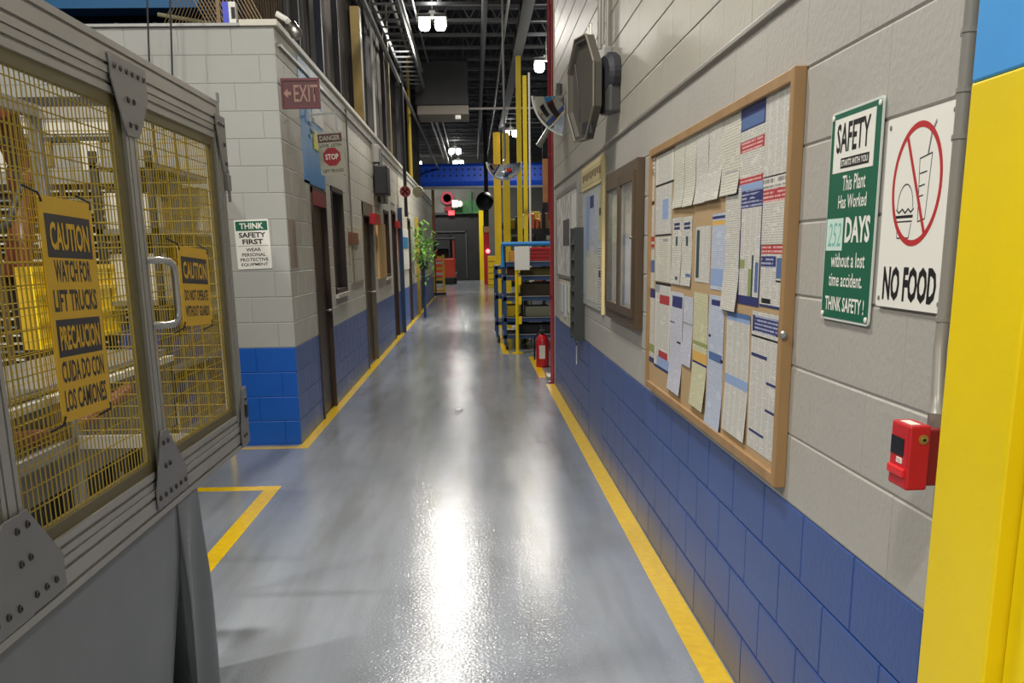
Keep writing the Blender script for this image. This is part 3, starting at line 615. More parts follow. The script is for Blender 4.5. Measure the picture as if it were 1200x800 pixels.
# upper mirror
def convex_mirror(label, loc, ax, r, a0_, a1_):
    T_ = thing('convex_mirror', label, 'mirror', loc)
    ax = Vector(ax).normalized(); up_ = Vector((0, 0, 1)); s_ = ax.cross(up_).normalized(); t_ = s_.cross(ax)
    v = []; f = []; nr, na = 8, 24
    for i in range(nr+1):
        ph = R(72)*i/nr
        for k in range(na+1):
            th = R(a0_+(a1_-a0_)*k/na); rr_ = r*math.sin(ph)/math.sin(R(72)); hh = r*(math.cos(ph)-math.cos(R(72)))*.75
            v.append(ax*hh+(s_*math.cos(th)+t_*math.sin(th))*rr_)
    for i in range(nr):
        for k in range(na): q = i*(na+1)+k; f.append((q, q+na+1, q+na+2, q+1))
    obj('dome', v, f, MIRROR, T_, smooth=True)
    MB().tube([v[nr*(na+1)+k] for k in range(na+1)], .014, 6).put('rim', WHITE, T_)
    MB().tube([(0, 0, 0), tuple(-ax*.2)]+([(-ax.x*.2, -ax.y*.2, 7.25-loc[2])] if loc[1] > 15 else []), .02, 8).put('mount', GALV, T_)
    return T_
convex_mirror('quarter dome safety mirror with white rim beside the octagonal fan', (.99, 11.0, 3.08), (-.35, -.85, -.2), .40, 270, 360)
convex_mirror('half dome safety mirror high between the yellow posts', (.52, 18.0, 2.99), (-.1, -.93, -.32), .29, 180, 360)
MH = thing('mirror_hanger', 'grey swing arm fixed under the quarter dome mirror', 'bracket', (.9, 11.2, 2.75))
MB().tube([(.0, 0, .45), (-.02, 0, .15), (-.22, 0, -.15)], .03, 8).put('arm', GALV, MH, smooth=True)
MB().box((-.06, -.05, .1), (.05, .05, .3), .01).put('clamp', DARK, MH)

# ------------------------------------------------------------------ safety fence on the left
XF = -.96
FE = thing('safety_fence', 'aluminium framed yellow wire mesh safety fence on the left', 'safety fence', (XF, 0, 0))
def slot_profile(n, w=.045, d=.045, g=.009, dep=.009):
    """n slots on each long side; polygon in (a, b), a along the long side"""
    W_ = n*w; p = []
    for i in range(n):
        c = w*(i+.5); p += [(w*i, 0), (c-g/2, 0), (c-g/2, dep), (c+g/2, dep), (c+g/2, 0)]
    p += [(W_, 0), (W_, d)]
    for i in reversed(range(n)):
        c = w*(i+.5); p += [(c+g/2, d), (c+g/2, d-dep), (c-g/2, d-dep), (c-g/2, d)]
    p += [(0, d)]
    q = []
    for a in p:
        if not q or (abs(a[0]-q[-1][0])+abs(a[1]-q[-1][1])) > 1e-6: q.append(a)
    return q
def rail(name, n, y0, y1, z, x0=0.0, parent=None):   # runs along Y, slots face +X ; z is the lower edge
    return MB().prism([(b, a) for a, b in slot_profile(n)], y1-y0, (x0, y0, z), (-1, 0, 0), (0, 0, 1)).put(name, ALU, parent or FE)
def post(name, n, y, z0, z1, x0=0.0, parent=None, m=None):         # runs up Z, slots face +X
    return MB().prism([(a, b) for a, b in slot_profile(n)], z1-z0, (x0, y, z0), (0, 1, 0), (-1, 0, 0)).put(name, m or ALU, parent or FE)
rail('header_rail', 2, 1.2, 4.16, 2.032); rail('panel_top_rail', 1, 1.2, 4.10, 1.985, -.004)
rail('base_rail', 2, 1.2, 4.24, .80); rail('panel_bottom_rail', 1, 1.2, 4.10, .893, -.004)
post('post', 1, 4.15, .80, 2.12, .002); post('post', 2, 3.055, .893, 2.03, -.001); post('post', 2, 2.03, .893, 2.03, -.001)
post('post', 1, 4.105, .893, 2.03, -.003); post('end_post', 1, 4.203, .84, 2.08, -.012, m=ALUD)
for (ya, yb_) in ((1.2, 2.03), (2.12, 3.055), (3.145, 4.105)):
    P_ = MB()   # olive strips clamping the mesh
    P_.box((-.03, ya, 1.955), (-.012, yb_, 1.985)).box((-.03, ya, .938), (-.012, yb_, .968)).box((-.031, yb_-.045, .938), (-.011, yb_, 1.985)).box((-.031, ya, .938), (-.011, ya+.018, 1.985))
    P_.put('retainer_strip', OLIVE, FE)
def mesh_panel(parent, y0, y1, z0, z1, x, sy=.026, sz=.048, r=.0017, name='wire_mesh', along='Y', m=MESHY):
    b = MB(); 
    def wire(p, q):
        p, q = Vector(p), Vector(q); d = (q-p).normalized(); u = Vector((1, 0, 0)) if abs(d.x) < .5 else Vector((0, 1, 0)); w2 = d.cross(u)
        vs_ = [p+u*r, p+w2*r, p-u*r, p-w2*r, q+u*r, q+w2*r, q-u*r, q-w2*r]
        b.add(vs_, [(0, 1, 5, 4), (1, 2, 6, 5), (2, 3, 7, 6), (3, 0, 4, 7)])
    y = y0+sy/2
    while y < y1:
        wire((x, y, z0), (x, y, z1)) if along == 'Y' else wire((y, x, z0), (y, x, z1)); y += sy
    z = z0+sz/2
    while z < z1:
        wire((x-.003, y0, z), (x-.003, y1, z)) if along == 'Y' else wire((y0, x-.003, z), (y1, x-.003, z)); z += sz
    o = b.put(name, m, parent); o['kind'] = 'stuff'; return o
for ya, yb_ in ((1.2, 2.03), (2.13, 3.05), (3.15, 4.10)): mesh_panel(FE, ya, yb_, .95, 1.975, -.02)
# joining plates with bolts
def gusset(poly, bolts, x=.004):
    b = MB().prism([(y, z) for y, z in poly], .004, (x, 0, 0), (0, 1, 0), (0, 0, 1)).put('joining_plate', ALUD, FE)
    for (y, z) in bolts:
        o = MB().lathe([(.0085, 0), (.0085, .0035), (.0065, .005), (.004, .005), (.0035, .002), (0, .002)], (x+.004, y, z), (1, 0, 0), 12).put('bolt', mat('bolt steel', (92, 86, 84), .35, .8), b)
gusset([(2.955, 2.085), (2.955, 2.02), (3.03, 1.905), (3.05, 1.885), (3.15, 1.885), (3.17, 1.905), (3.265, 2.0), (3.265, 2.085)], [(2.985+.05*k, 2.055) for k in range(6)]+[(3.075, 1.98), (3.125, 1.98), (3.075, 1.915), (3.125, 1.915)])
gusset([(2.975, .83), (2.975, .88), (3.06, 1.035), (3.075, 1.05), (3.135, 1.05), (3.15, 1.035), (3.30, .90), (3.30, .83)], [(3.0+.054*k, .862) for k in range(6)]+[(3.08, .945), (3.125, .945), (3.08, 1.015), (3.125, 1.015)])
gusset([(2.082, .83), (2.082, 1.05), (2.12, 1.05), (2.14, 1.03), (2.27, .91), (2.27, .83)], [(2.11+.052*k, .865) for k in range(3)]+[(2.105, .95), (2.11, 1.02)])
gusset([(1.83, .83), (1.83, .90), (1.98, 1.04), (2.0, 1.05), (2.076, 1.05), (2.076, .83)], [(1.86+.052*k, .865) for k in range(4)]+[(2.05, .95), (2.05, 1.02)], .008)
gusset([(4.10, 2.07), (4.10, 2.03), (4.16, 1.87), (4.20, 1.86), (4.24, 1.86), (4.24, 2.07)], [(4.13, 2.04), (4.17, 2.04), (4.21, 2.04), (4.20, 1.97), (4.21, 1.90)])
gusset([(4.10, .81), (4.10, .86), (4.17, 1.03), (4.20, 1.04), (4.24, 1.04), (4.24, .81)], [(4.14, .85), (4.18, .85), (4.2, .92), (4.21, .99)])
MB().box((.0, 4.175, 1.80), (.02, 4.22, 1.86), .003).put('hinge', GALV, FE); MB().box((.004, 4.215, 1.76), (.012, 4.235, 1.88), .002).put('hinge', GALV, FE)
MB().box((.003, 4.185, .92), (.016, 4.215, .97), .002).put('latch', DARK, FE)
MB().tube([(.006, 4.16, 2.115), (.006, 4.16, 2.15)], .006, 8).put('bolt', GALV, FE)
hd = [(.0, 3.135, 1.545), (.03, 3.135, 1.545)]+[(.03+.03*math.sin(R(a)), 3.165-.03*math.cos(R(a)), 1.545) for a in range(0, 91, 15)]
HB = MB().tube([(.0, 3.135, 1.36), (.035, 3.137, 1.36), (.055, 3.150, 1.363), (.062, 3.17, 1.375), (.064, 3.175, 1.40), (.064, 3.175, 1.51), (.062, 3.17, 1.533), (.055, 3.150, 1.545), (.035, 3.137, 1.548), (.0, 3.135, 1.548)], .0105, 12)
hd_ = HB.put('pull_handle', CHROME, FE, smooth=True)
MB().box((-.11, 1.2, .02), (-.104, 3.74, .79)).put('gap_shade_sheet', mat('gap shade', (30, 32, 33), .5), FE)  # dark sheet added for the shade of the cell interior behind the gap
# legs, return side and back of the cell
for y in (1.3, 2.35, 3.28): MB().box((-.10, y, 0), (-.055, y+.045, .80)).put('leg', mat('leg steel', (62, 66, 68), .5, .3), FE)
for y in (1.3, 4.18): MB().box((-.72, y, 0), (-.68, y+.045, 2.12)).put('back_post', ALUD, FE)
MB().box((-.72, 1.345, 2.075), (-.68, 4.18, 2.12)).put('back_rail', ALUD, FE); MB().box((-.68, 4.185, 2.07), (-.045, 4.225, 2.11)).put('side_rail', ALU, FE); MB().box((-.68, 4.185, .80), (-.045, 4.225, .85)).put('side_rail', ALU, FE)
MB().box((-.72, 1.345, .80), (-.68, 4.18, .85)).put('back_rail', ALUD, FE)
mesh_panel(FE, -.68, -.05, .85, 2.07, 4.205, sy=.04, sz=.048, along='X'); mesh_panel(FE, 1.35, 4.18, .85, 2.075, -.70, sy=.04, sz=.048)

# caution signs hung on the mesh
def hung_sign(label, ya, yb_, zt, zb, lines, tilt):
    S = thing('caution_sign', label, 'sign', (XF+.012, (ya+yb_)/2, (zt+zb)/2), FACE_CORR_L @ Matrix.Rotation(tilt, 3, 'Z'))
    W_, H_ = yb_-ya, zt-zb; rplate('panel', S, 0, 0, W_, H_, .012, CAUT, 0, .003)
    for (kind, txt, cy, hh, ww, bd) in lines:
        if kind == 'b':
            plate('black_field', S, 0, cy, W_*.86, hh, CAUTB, .003, .0006); lettering(txt, W_*ww, hh*.66, CAUT, S, 0, cy, .0042, bd)
        else: lettering(txt, W_*ww, hh, CAUTB, S, 0, cy, .0034, bd)
    for sx in (-1, 1):
        for sy in (-1, 1):
            MB().tube([(sx*(W_/2-.012), sy*(H_/2-.014), .005), (sx*(W_/2-.004), sy*(H_/2+.004), .002), (sx*(W_/2-.004), sy*(H_/2+.02), -.03)], .0028, 6).put('cable_tie', BLACK, S)
    return S
hung_sign('large yellow CAUTION and PRECAUCION lift truck sign on the fence mesh', 2.352, 2.668, 1.690, 1.190,
          [('b', 'CAUTION', .165, .095, .74, .03), ('t', 'WATCH FOR', .088, .050, .70, .03), ('t', 'LIFT TRUCKS', .022, .050, .84, .03), ('b', 'PRECAUCION', -.062, .084, .78, .03), ('t', 'CUIDA DO CON', -.138, .050, .84, .025), ('t', 'LOS CAMIONES', -.203, .050, .84, .025)], R(-1.5))
hung_sign('smaller yellow CAUTION sign hung on the fence beside the pull handle', 3.40, 3.77, 1.585, 1.330,
          [('b', 'CAUTION', .052, .085, .78, .03), ('t', 'DO NOT OPERATE', -.028, .036, .80, .03), ('t', 'WITHOUT GUARDS', -.080, .036, .82, .03)], R(-2.5))
# grey vinyl sheets under the fence
def drape(label, y0, y1, ztop, zbot, fn, nu=40, nv=24):
    v = []; f = []
    for i in range(nv+1):
        for j in range(nu+1):
            u_, t_ = j/nu, i/nv; x, y = fn(u_, t_, y0+(y1-y0)*u_); v.append((x, y, ztop+(zbot-ztop)*t_))
    for i in range(nv):
        for j in range(nu): a = i*(nu+1)+j; f.append((a, a+nu+1, a+nu+2, a+1))
    o = obj('vinyl_sheet', v, f, SHEET, smooth=True); s = o.modifiers.new('thickness', 'SOLIDIFY'); s.thickness = .003; return tag(o, label, 'sheet', 'grey sheets under the fence')
drape('wide grey vinyl sheet hanging below the fence base rail', 1.2, 3.225, .80, .01, lambda u_, t_, y: (XF-.014+.012*math.sin(y*7+t_*2)*t_+.012*t_*math.sin(u_*5+1)*math.sin(t_*4), y-.42*max(0, t_-.23)*max(0, u_-.75)/.25))
def flap(u_, t_, y):
    f_ = math.sin((u_*.8+t_*.35)*8); return (XF-.012+.013*min(1, t_*2.5)*f_+.012*t_, y-.05*t_*(1-u_))
drape('narrow twisted grey vinyl flap at the open end of the fence', 3.228, 3.47, .805, .01, flap, 24, 30)

# ------------------------------------------------------------------ inside the robot cell
MT = mat('machine grey', (118, 116, 110), .5, .3, nscale=4, namt=.12); MTL = mat('pale machine', (206, 204, 192), .45); RBT = mat('brown robot paint', (92, 44, 28), .45, nscale=8, namt=.15)
TANB = mat('tan panel', (150, 132, 96), .6, nscale=7, namt=.3)
M_ = thing('machine_bed', 'grey sheet metal machine bed inside the safety fence', 'machine', (-2.1, 5.2, 0))
MB().box((-.12, -1.5, .62), (.36, .70, .98), .008).put('front_panel', MT, M_); MB().box((-.12, -1.5, 0), (-.04, .7, .62)).put('kick_panel', DARK, M_)
MB().box((-.2, -1.5, .985), (.38, .72, 1.015)).put('top_rail', MTL, M_); MB().box((-.2, -1.5, 1.03), (.34, .72, 1.05)).put('top_rail', GALV, M_)
for y in (-1.2, -.5, .2, .62): MB().box((.1, y, 0), (.16, y+.05, .62)).put('leg', DARK, M_)
LR2 = thing('louvre_stack', 'dark louvred machine cabinet with pale slats behind the fence mesh', 'machine', (-3.05, 7.6, 0))
UMB = mat('umber cabinet', (66, 50, 34), .6, nscale=9, namt=.6)
MB().box((-1.2, .02, 0), (.56, .7, 2.06)).put('cabinet', UMB, LR2)
for k in range(26): MB().box((-1.2, -.02, .55+k*.058), (.56, .02, .563+k*.058)).put('slat', MTL if k % 3 else GALV, LR2)
for k in range(11): MB().box((-1.15+k*.165, -.035, .5), (-1.12+k*.165, -.02, 2.05)).put('upright', mat('umber', (84, 66, 44), .6), LR2)
for k, (x, z) in enumerate(((-.9, 1.5), (-.45, 1.75), (.0, 1.62), (.3, 1.85), (-.2, 1.2), (.25, 1.3))): MB().box((x, -.07, z), (x+.13, -.036, z+.10), .004).put('control_box', [TANB, MT, MTL][k % 3] if k else MT, LR2)
TBm = thing('overhead_track', 'pale and dark horizontal track above the louvred cabinet behind the fence', 'machine', (-3.0, 7.45, 0))
for z, h, m in ((2.53, .06, DARK), (2.47, .03, MTL), (2.36, .07, MTL), (2.31, .03, DARK)): MB().box((-1.6, -.08, z), (.62, 0, z+h)).put('track_bar', m, TBm)
for x in (-1.5, .54): MB().box((x, 0, 0), (x+.06, .06, 2.6)).put('upright', DARK, TBm)
for k, x in enumerate((-.95, -.62, -.2, .05, .38)): MB().box((x, -.10, 2.12+.03*(k % 2)), (x+.12, -.02, 2.31), .004).put('carriage', MTL if k % 2 == 0 else TANB, TBm)
RB = thing('robot_arm', 'brown industrial robot arm behind the fence mesh', 'robot', (-2.2, 4.2, 0))
p0 = on('X', -2.62, 0, 130); p1 = on('X', -2.62, 30, 210); p2 = on('X', -2.62, 20, 330); p3 = on('X', -2.62, 48, 400)
T0 = Vector((-2.2, 4.2, 0))
MB().tube([p0-T0, (p0+p1)/2-T0, p1-T0], [.09, .075, .06], 14).put('upper_arm', RBT, RB, smooth=True); MB().lathe([(0, -.07), (.09, -.07), (.1, 0), (.09, .07), (0, .07)], tuple(p1-T0), (1, 0, .1), 18).put('elbow', RBT, RB)
MB().tube([p1-T0, p2-T0], [.06, .08], 14).put('forearm', RBT, RB, smooth=True); MB().tube([p2-T0, p3-T0, Vector((p3.x, p3.y, 0))-T0], [.08, .10, .15], 14).put('base_column', mat('dark robot', (60, 40, 32), .5), RB, smooth=True)
MB().tube([on('X', -2.5, a_, b2_)-T0 for a_, b2_ in ((-20, 150), (12, 170), (24, 220), (10, 262), (-20, 280))], .022, 8).put('cable_loop', DARK, RB, smooth=True)
HS = thing('hose', 'salmon brown corrugated hose lying over the machine bed', 'hose', (0, 0, 0))
hp = [on('X', -1.72, a_, b2_) for a_, b2_ in ((-6, 515), (20, 516), (50, 512), (80, 502), (105, 488), (128, 472), (150, 455))]
pts = []
for i in range(len(hp)-1):
    for k in range(12): pts.append(hp[i].lerp(hp[i+1], k/12))
MB().tube(pts, [.030+.004*(k % 2) for k in range(len(pts))], 12).put('corrugated_tube', mat('salmon hose', (128, 76, 58), .55), HS)
YB = thing('yellow_bin', 'bright yellow slotted bin behind the caution sign and mesh', 'bin', (-2.35, 0, 0))
q0 = on('X', -2.35, 38, 320); q1 = on('X', -2.35, 146, 388)
YEL2 = mat('bin yellow', (246, 206, 10), .4); zz0, zz1 = q1.z, on('X', -2.35, 110, 310).z
for k in range(9): MB().box((-.012, q0.y+(q1.y-q0.y)*k/9, zz0), (0, q0.y+(q1.y-q0.y)*(k+.72)/9, zz1)).put('slat', YEL2, YB)
for t_ in (0, .33, .66, .94): MB().box((.0, q0.y, zz0+(zz1-zz0)*t_), (.012, q1.y, zz0+(zz1-zz0)*(t_+.06))).put('rail', YEL2, YB)
MB().box((-.10, q0.y+.02, zz0), (-.013, q1.y, zz1)).put('tub', mat('bin ochre', (196, 158, 20), .5), YB); MB().box((-.09, q0.y+.3, 0), (-.03, q1.y-.3, zz0)).put('stand', DARK, YB)
# clutter column seen through the second panel
PK = thing('parts_rack', 'tan and brown shelf rack seen through the fence door mesh', 'rack', (-2.12, 7.75, 0))
TAN = mat('tan cartons', (138, 112, 74), .7, nscale=9, namt=.5)
for z in (.35, .8, 1.25, 1.7, 2.1):
    MB().box((-.28, -.9, z), (.1, .7, z+.03)).put('shelf', GALV, PK)
for y in (-.9, .66): 
    for x in (-.28, .06): MB().box((x, y, 0), (x+.04, y+.04, 2.2)).put('upright', YEL2 if y > 0 else DARK, PK)
k = 0
rnd = random.Random(4)
ORD = ['first', 'second', 'third', 'fourth', 'fifth', 'sixth', 'seventh', 'eighth', 'ninth', 'tenth', 'eleventh', 'twelfth']
for z in (.38, .83, 1.28, 1.73):
    y = -.82; cn_ = 0
    while y < .5:
        wd = rnd.uniform(.16, .34); hh = rnd.uniform(.18, .36)
        if rnd.random() < .9:
            b = MB().box((-2.12-.24, 7.75+y, z), (-2.12+.05, 7.75+y+wd-.02, z+hh), .004).put('carton', [TAN, MTL, MT, mat('brown carton', (120, 84, 54), .7), mat('blue tote', (40, 70, 140), .5)][rnd.randrange(5) if z < 1.7 else rnd.randrange(4)])
            cn_ += 1; mn = b.data.materials[0].name; cw_ = {'tan cartons': 'mottled tan carton', 'pale machine': 'off-white box', 'machine grey': 'grey metal box', 'brown carton': 'brown carton', 'blue tote': 'blue tote'}[mn]
            tag(b, '%s on the %s shelf behind the fence door mesh, %s from the left' % (cw_, {.38: 'lowest', .83: 'second', 1.28: 'third', 1.73: 'fourth'}[z], ORD[cn_-1]), 'box', 'cartons on the rack behind the fence')
        y += wd
GT = thing('yellow_guard_strip', 'yellow perforated guard strip on the blue front wall corner by the fence post', 'guard strip', (-2.08, 8.60, 0))
MB().box((-.025, -.03, .84), (.035, 0, 1.27), .01).put('strip', YEL2, GT)
for k in range(6): MB().lathe([(.008, 0), (.008, .003), (0, .003)], (.005, -.03, .88+k*.065), (0, -1, 0), 8).put('slot', BLACK, GT)
CBX = thing('wall_switch', 'narrow grey plate on the front wall behind the fence post', 'switch', (-2.0, 8.6, 1.35))
MB().box((-.02, -.02, -.12), (.02, 0, .12), .004).put('plate', GALV, CBX)

# ------------------------------------------------------------------ signs and fittings on the left building
S = thing('think_sign', 'white and green THINK SAFETY FIRST sign on the grey front wall', 'sign', ((-1.908-1.655)/2, 8.596, 1.640), FACE_CAM @ Matrix.Rotation(R(1.2), 3, 'Z'))
w_, h_ = .275, .385
rplate('panel', S, 0, 0, w_, h_, .01, WHITE, 0, .003); plate('green_field', S, 0, .142, w_*.92, .072, GREEN, .003, .0006)
lettering('THINK', .19, .046, WHITE, S, 0, .142, .0042, .03); lettering('SAFETY', .215, .040, BLACK, S, 0, .072, .0034, .03); lettering('FIRST', .165, .040, BLACK, S, 0, .020, .0034, .03)
plate('rule', S, 0, -.012, w_*.9, .003, BLACK, .003, .0004)
for k, (t_, ww) in enumerate((('WEAR', .12), ('PERSONAL', .19), ('PROTECTIVE', .225), ('EQUIPMENT', .215))): lettering(t_, ww, .027, BLACK, S, 0, -.042-k*.039, .0034, .02)
e0 = on('Y', 8.68, 329, 92); e1 = on('Y', 8.68, 376, 127)
S = thing('exit_sign', 'maroon EXIT sign with a left arrow projecting from the left wall corner', 'exit sign', ((e0.x+e1.x)/2, 8.68, (e0.z+e1.z)/2), FACE_CAM)
w_, h_ = e1.x-e0.x, e0.z-e1.z; TN = mat('dull tan letter', (146, 112, 98), .5)
MB().box((-w_/2, -h_/2, -.03), (w_/2, h_/2, .012), .006).put('housing', MAROON, S)
rb_ = MB().box((-w_/2, h_/2-.02, .012), (w_/2, h_/2, .02)).box((-w_/2, -h_/2, .012), (w_/2, -h_/2+.02, .02)).box((-w_/2, -h_/2, .0121), (-w_/2+.015, h_/2, .0201)).box((w_/2-.015, -h_/2, .0121), (w_/2, h_/2, .0201)); rb_.put('bezel', mat('dark maroon', (92, 30, 38), .4), S)
lettering('EXIT', w_*.62, h_*.56, TN, S, .04, 0, .014, .01)
MB().prism([(-.135, 0), (-.10, .035), (-.10, .012), (-.075, .012), (-.075, -.012), (-.10, -.012), (-.10, -.035)], .001, (0, 0, .013)).put('arrow', TN, S)
e0 = on('Y', 10.0, 371, 154); e1 = on('Y', 10.0, 406, 205)
S = thing('stop_sign', 'grey and red DANGER STOP lift truck sign projecting from the left wall', 'sign', ((e0.x+e1.x)/2, 10.0, (e0.z+e1.z)/2), FACE_CAM @ Matrix.Rotation(R(4), 3, 'Z'))
w_, h_ = e1.x-e0.x-.02, e0.z-e1.z-.01
SGR = mat('sign grey', (172, 168, 148), .5)
rplate('panel', S, 0, 0, w_, h_, .01, SGR, 0, .004); plate('red_field', S, 0, h_*.36, w_*.94, h_*.2, MAROON, .004, .0008)
lettering('DANGER', w_*.8, h_*.12, SGR, S, 0, h_*.36, .0056, .02); lettering('LOOK  LISTEN', w_*.86, h_*.075, BLACK, S, 0, h_*.19, .0046, .02)
MB().prism([(.085*math.cos(R(22.5+45*k)), .085*math.sin(R(22.5+45*k))-.03) for k in range(8)], .001, (0, 0, .004)).put('octagon', mat('octagon red', (160, 36, 42), .4), S)
lettering('STOP', .12, .05, WHITE, S, 0, -.03, .0062, .02); lettering('LIFT TRUCKS', w_*.8, h_*.075, BLACK, S, 0, -h_*.41, .0046, .02)
MB().box((w_/2-.05, h_/2-.01, -.006), (w_/2-.03, h_/2+.16, .0)).put('hanger', GALV, S); MB().box((-.16, h_/2+.15, -.008), (w_/2-.02, h_/2+.165, .008)).put('hanger', GALV, S); MB().box((-.165, h_/2+.10, -.02), (-.15, h_/2+.21, .02)).put('hanger', GALV, S)
def on_left(name, label, cat, px0, px1, py0, py1, m, depth=.02, group=None):
    a = on('X', XL, px0, (py0+py1)/2); b = on('X', XL, px1, (py0+py1)/2); c = on('X', XL, (px0+px1)/2, py0); d = on('X', XL, (px0+px1)/2, py1)
    o = MB().box((XL+.001, a.y, d.z), (XL+depth, b.y, c.z), .002 if depth > .01 else 0).put(name, m); return tag(o, label, cat, group), a.y, b.y, d.z, c.z
o, *_ = on_left('notice', 'white notice with green marks on the light blue field above the first door', 'sign', 366, 377, 128, 147, WHITE, .012)
g_ = MB()
for k in range(4): g_.box((XL+.012, 10.05+.12*(k % 2), 2.60+k*.055), (XL+.0135, 10.25+.12*(k % 2), 2.63+k*.055))
q = g_.put('green_mark', GREEN, o)
on_left('notice', 'yellow notice on the light blue field above the first door', 'sign', 367, 372.5, 154, 176, mat('bright yellow', (244, 232, 30), .4), .012)
on_left('notice', 'faint orange lettered strip on the left wall before the first door', 'notice', 339, 347, 258, 314, printed('faint strip', (176, 168, 152), ink=(176, 96, 70), pitch=.06, colw=.5, amt=.6, duty=.6), .003)
B_ = thing('leaflet_board', 'pale board of leaflets between the first window and second door', 'notice board', (XL, 0, 0))
MB().box((.001, 12.75, 1.20), (.015, 14.1, 1.87)).put('panel', mat('board cream', (206, 196, 164), .6), B_); MB().box((.001, 12.7, 1.66), (.03, 13.5, 1.80)).put('brown_header', mat('rust', (140, 80, 50), .5), B_)
for k in range(6):
    o = plate('leaflet', B_, 0, 0, .34, .24, [PY, PW, PF][k % 3]); o.matrix_local = Matrix.Translation((.017, 12.98+.43*(k % 3), 1.34+.27*(k//3))) @ FACE_CORR_L.to_4x4()
o, ya, yb_, za, zb = on_left('cork_board', 'orange-tan wooden board between the second and third doors', 'notice board', 441.5, 450.5, 262, 326, mat('orange board', (222, 178, 112), .5, nscale=2, namt=.06), .03)
on_left('fire_bell', 'red fire bell on the left wall beside the second door', 'bell', 432.5, 439, 251, 263, RED, .09)
on_left('fire_alarm_box', 'red box with white symbol on the left wall beyond the third door', 'alarm', 462.5, 468, 260, 267.5, RED, .06)
on_left('poster', 'white poster with blue picture on the far part of the left wall', 'poster', 469, 478, 268, 316, WHITE, .02)
on_left('poster_picture', 'blue round picture on the white poster on the left wall', 'poster', 471.5, 477, 278, 291, mat('picture blue', (46, 128, 176), .5), .028)
on_left('pink_strip', 'pink red banner strip beside the white poster on the left wall', 'banner', 466.5, 468.5, 270, 306, mat('pinkish', (170, 96, 92), .5), .02)
PL_ = thing('hanging_plant', 'green leafy plant on a stand beside the left wall near the far posters', 'plant', (XL+.25, 25.6, 0))
lf = MB(); rr = random.Random(2)
for k in range(320):
    c = Vector((rr.gauss(0, .15), rr.gauss(0, .40), 1.62+rr.gauss(0, .28))); d = Vector((rr.uniform(-1, 1), rr.uniform(-1, 1), rr.uniform(-.8, .8))).normalized()*.10; s = d.cross(Vector((0, 0, 1)))*.35
    lf.add([c-d, c+s, c+d, c-s], [(0, 1, 2, 3)])
o = lf.put('foliage', mat('leaf green', (110, 160, 66), .5), PL_); o['kind'] = 'stuff'
MB().tube([(0, 0, 0), (0, 0, 1.5)], .03, 8).put('stand', CARTB, PL_); MB().lathe([(.09, 0), (.13, .2), (.12, .2)], (0, 0, 1.15), (0, 0, 1), 12).put('pot', DARK, PL_)
HN = thing('loudspeaker', 'black twin loudspeaker on the left wall above the second door', 'loudspeaker', (XL, 16.4, 2.62))
MB().box((.02, -.3, -.22), (.22, .25, .2), .02).put('cabinet', mat('speaker black', (28, 30, 32), .5), HN); MB().box((.01, .4, -.3), (.12, .95, .25)).put('side_box', mat('speaker olive', (88, 84, 62), .6), HN)
MB().tube([(.1, 0, .2), (.1, 0, .45)], .03, 8).put('stem', GALV, HN); MB().tube([(.12, -.1, -.2), (.12, -.1, -.34)], .03, 8).put('stem', GALV, HN); MB().box((.0, -.15, .25), (.1, .15, .5), .01).put('bracket', PIPE, HN)
FX = thing('hose_reel', 'dark red wheel fitting and pale drum high on the left wall farther along', 'fitting', (XL+.14, 21.5, 2.75))
MB().lathe([(.07, 0), (.11, 0), (.11, .05), (.07, .05), (.07, 0)], (0, 0, -.02), (0, -1, 0), 12).put('wheel', DKRED, FX); MB().box((-.10, -.04, -.04), (.10, -.01, 0)).box((-.02, -.04, -.12), (.02, -.01, .08)).put('spokes', DKRED, FX); MB().tube([(0, 0, -.5), (0, 0, 2)], .035, 8).put('drop_pipe', DARK, FX); MB().lathe([(0, 0), (.12, .02), (.10, .22), (0, .25)], (.25, .2, -.02), (0, -1, 0), 12).put('drum', mat('drum tan', (150, 144, 120), .5), FX)
SCm = thing('security_camera', 'white camera bracket on the top corner of the left building', 'camera', (XL+.02, 8.75, 3.27))
MB().tube([(-.02, 0, .1), (.05, .0, .06), (.12, .1, -.02)], .022, 8).put('arm', WHITE, SCm); MB().lathe([(0, 0), (.045, .01), (.05, .1), (.03, .13), (0, .13)], (.07, .05, .04), (.5, -.1, -.8), 12).put('lamp_head', CHROME, SCm, smooth=True)
for (px, y1_) in ((172, 70), (199, 92)):
    a = on('Y', 8.2, px, -10); b = on('Y', 8.2, px+5, y1_+60)
    t_ = MB().tube([a, b, (b.x, b.y+.1, b.z-.9)], .007, 6).put('hanging_cable', DARK); tag(t_, 'thin black cable hanging in front of the grey front wall, %s' % ('left of the two' if px == 172 else 'right of the two'), 'cable')
# vertical conduits on the aisle face
for (y, z0, z1, lb) in ((12.9, 1.2, 3.2, 'nearest thin grey conduit on the left wall above the leaflet board'), (16.05, 2.9, 3.2, 'short grey conduit above the black loudspeaker')):
    tag(MB().tube([(XL+.02, y, z0), (XL+.02, y, z1)], .012, 8).put('conduit', PIPE), lb, 'conduit')
for (y, m, lb) in ((20.9, CARTB, 'dark blue post standing at the left wall just past the third door'), (26.8, MESHY, 'thin yellow post standing at the left wall near the plant')):
    tag(MB().box((XL+.01, y, 0), (XL+.09, y+.08, 2.4), .004).put('wall_post', m), lb, 'post')

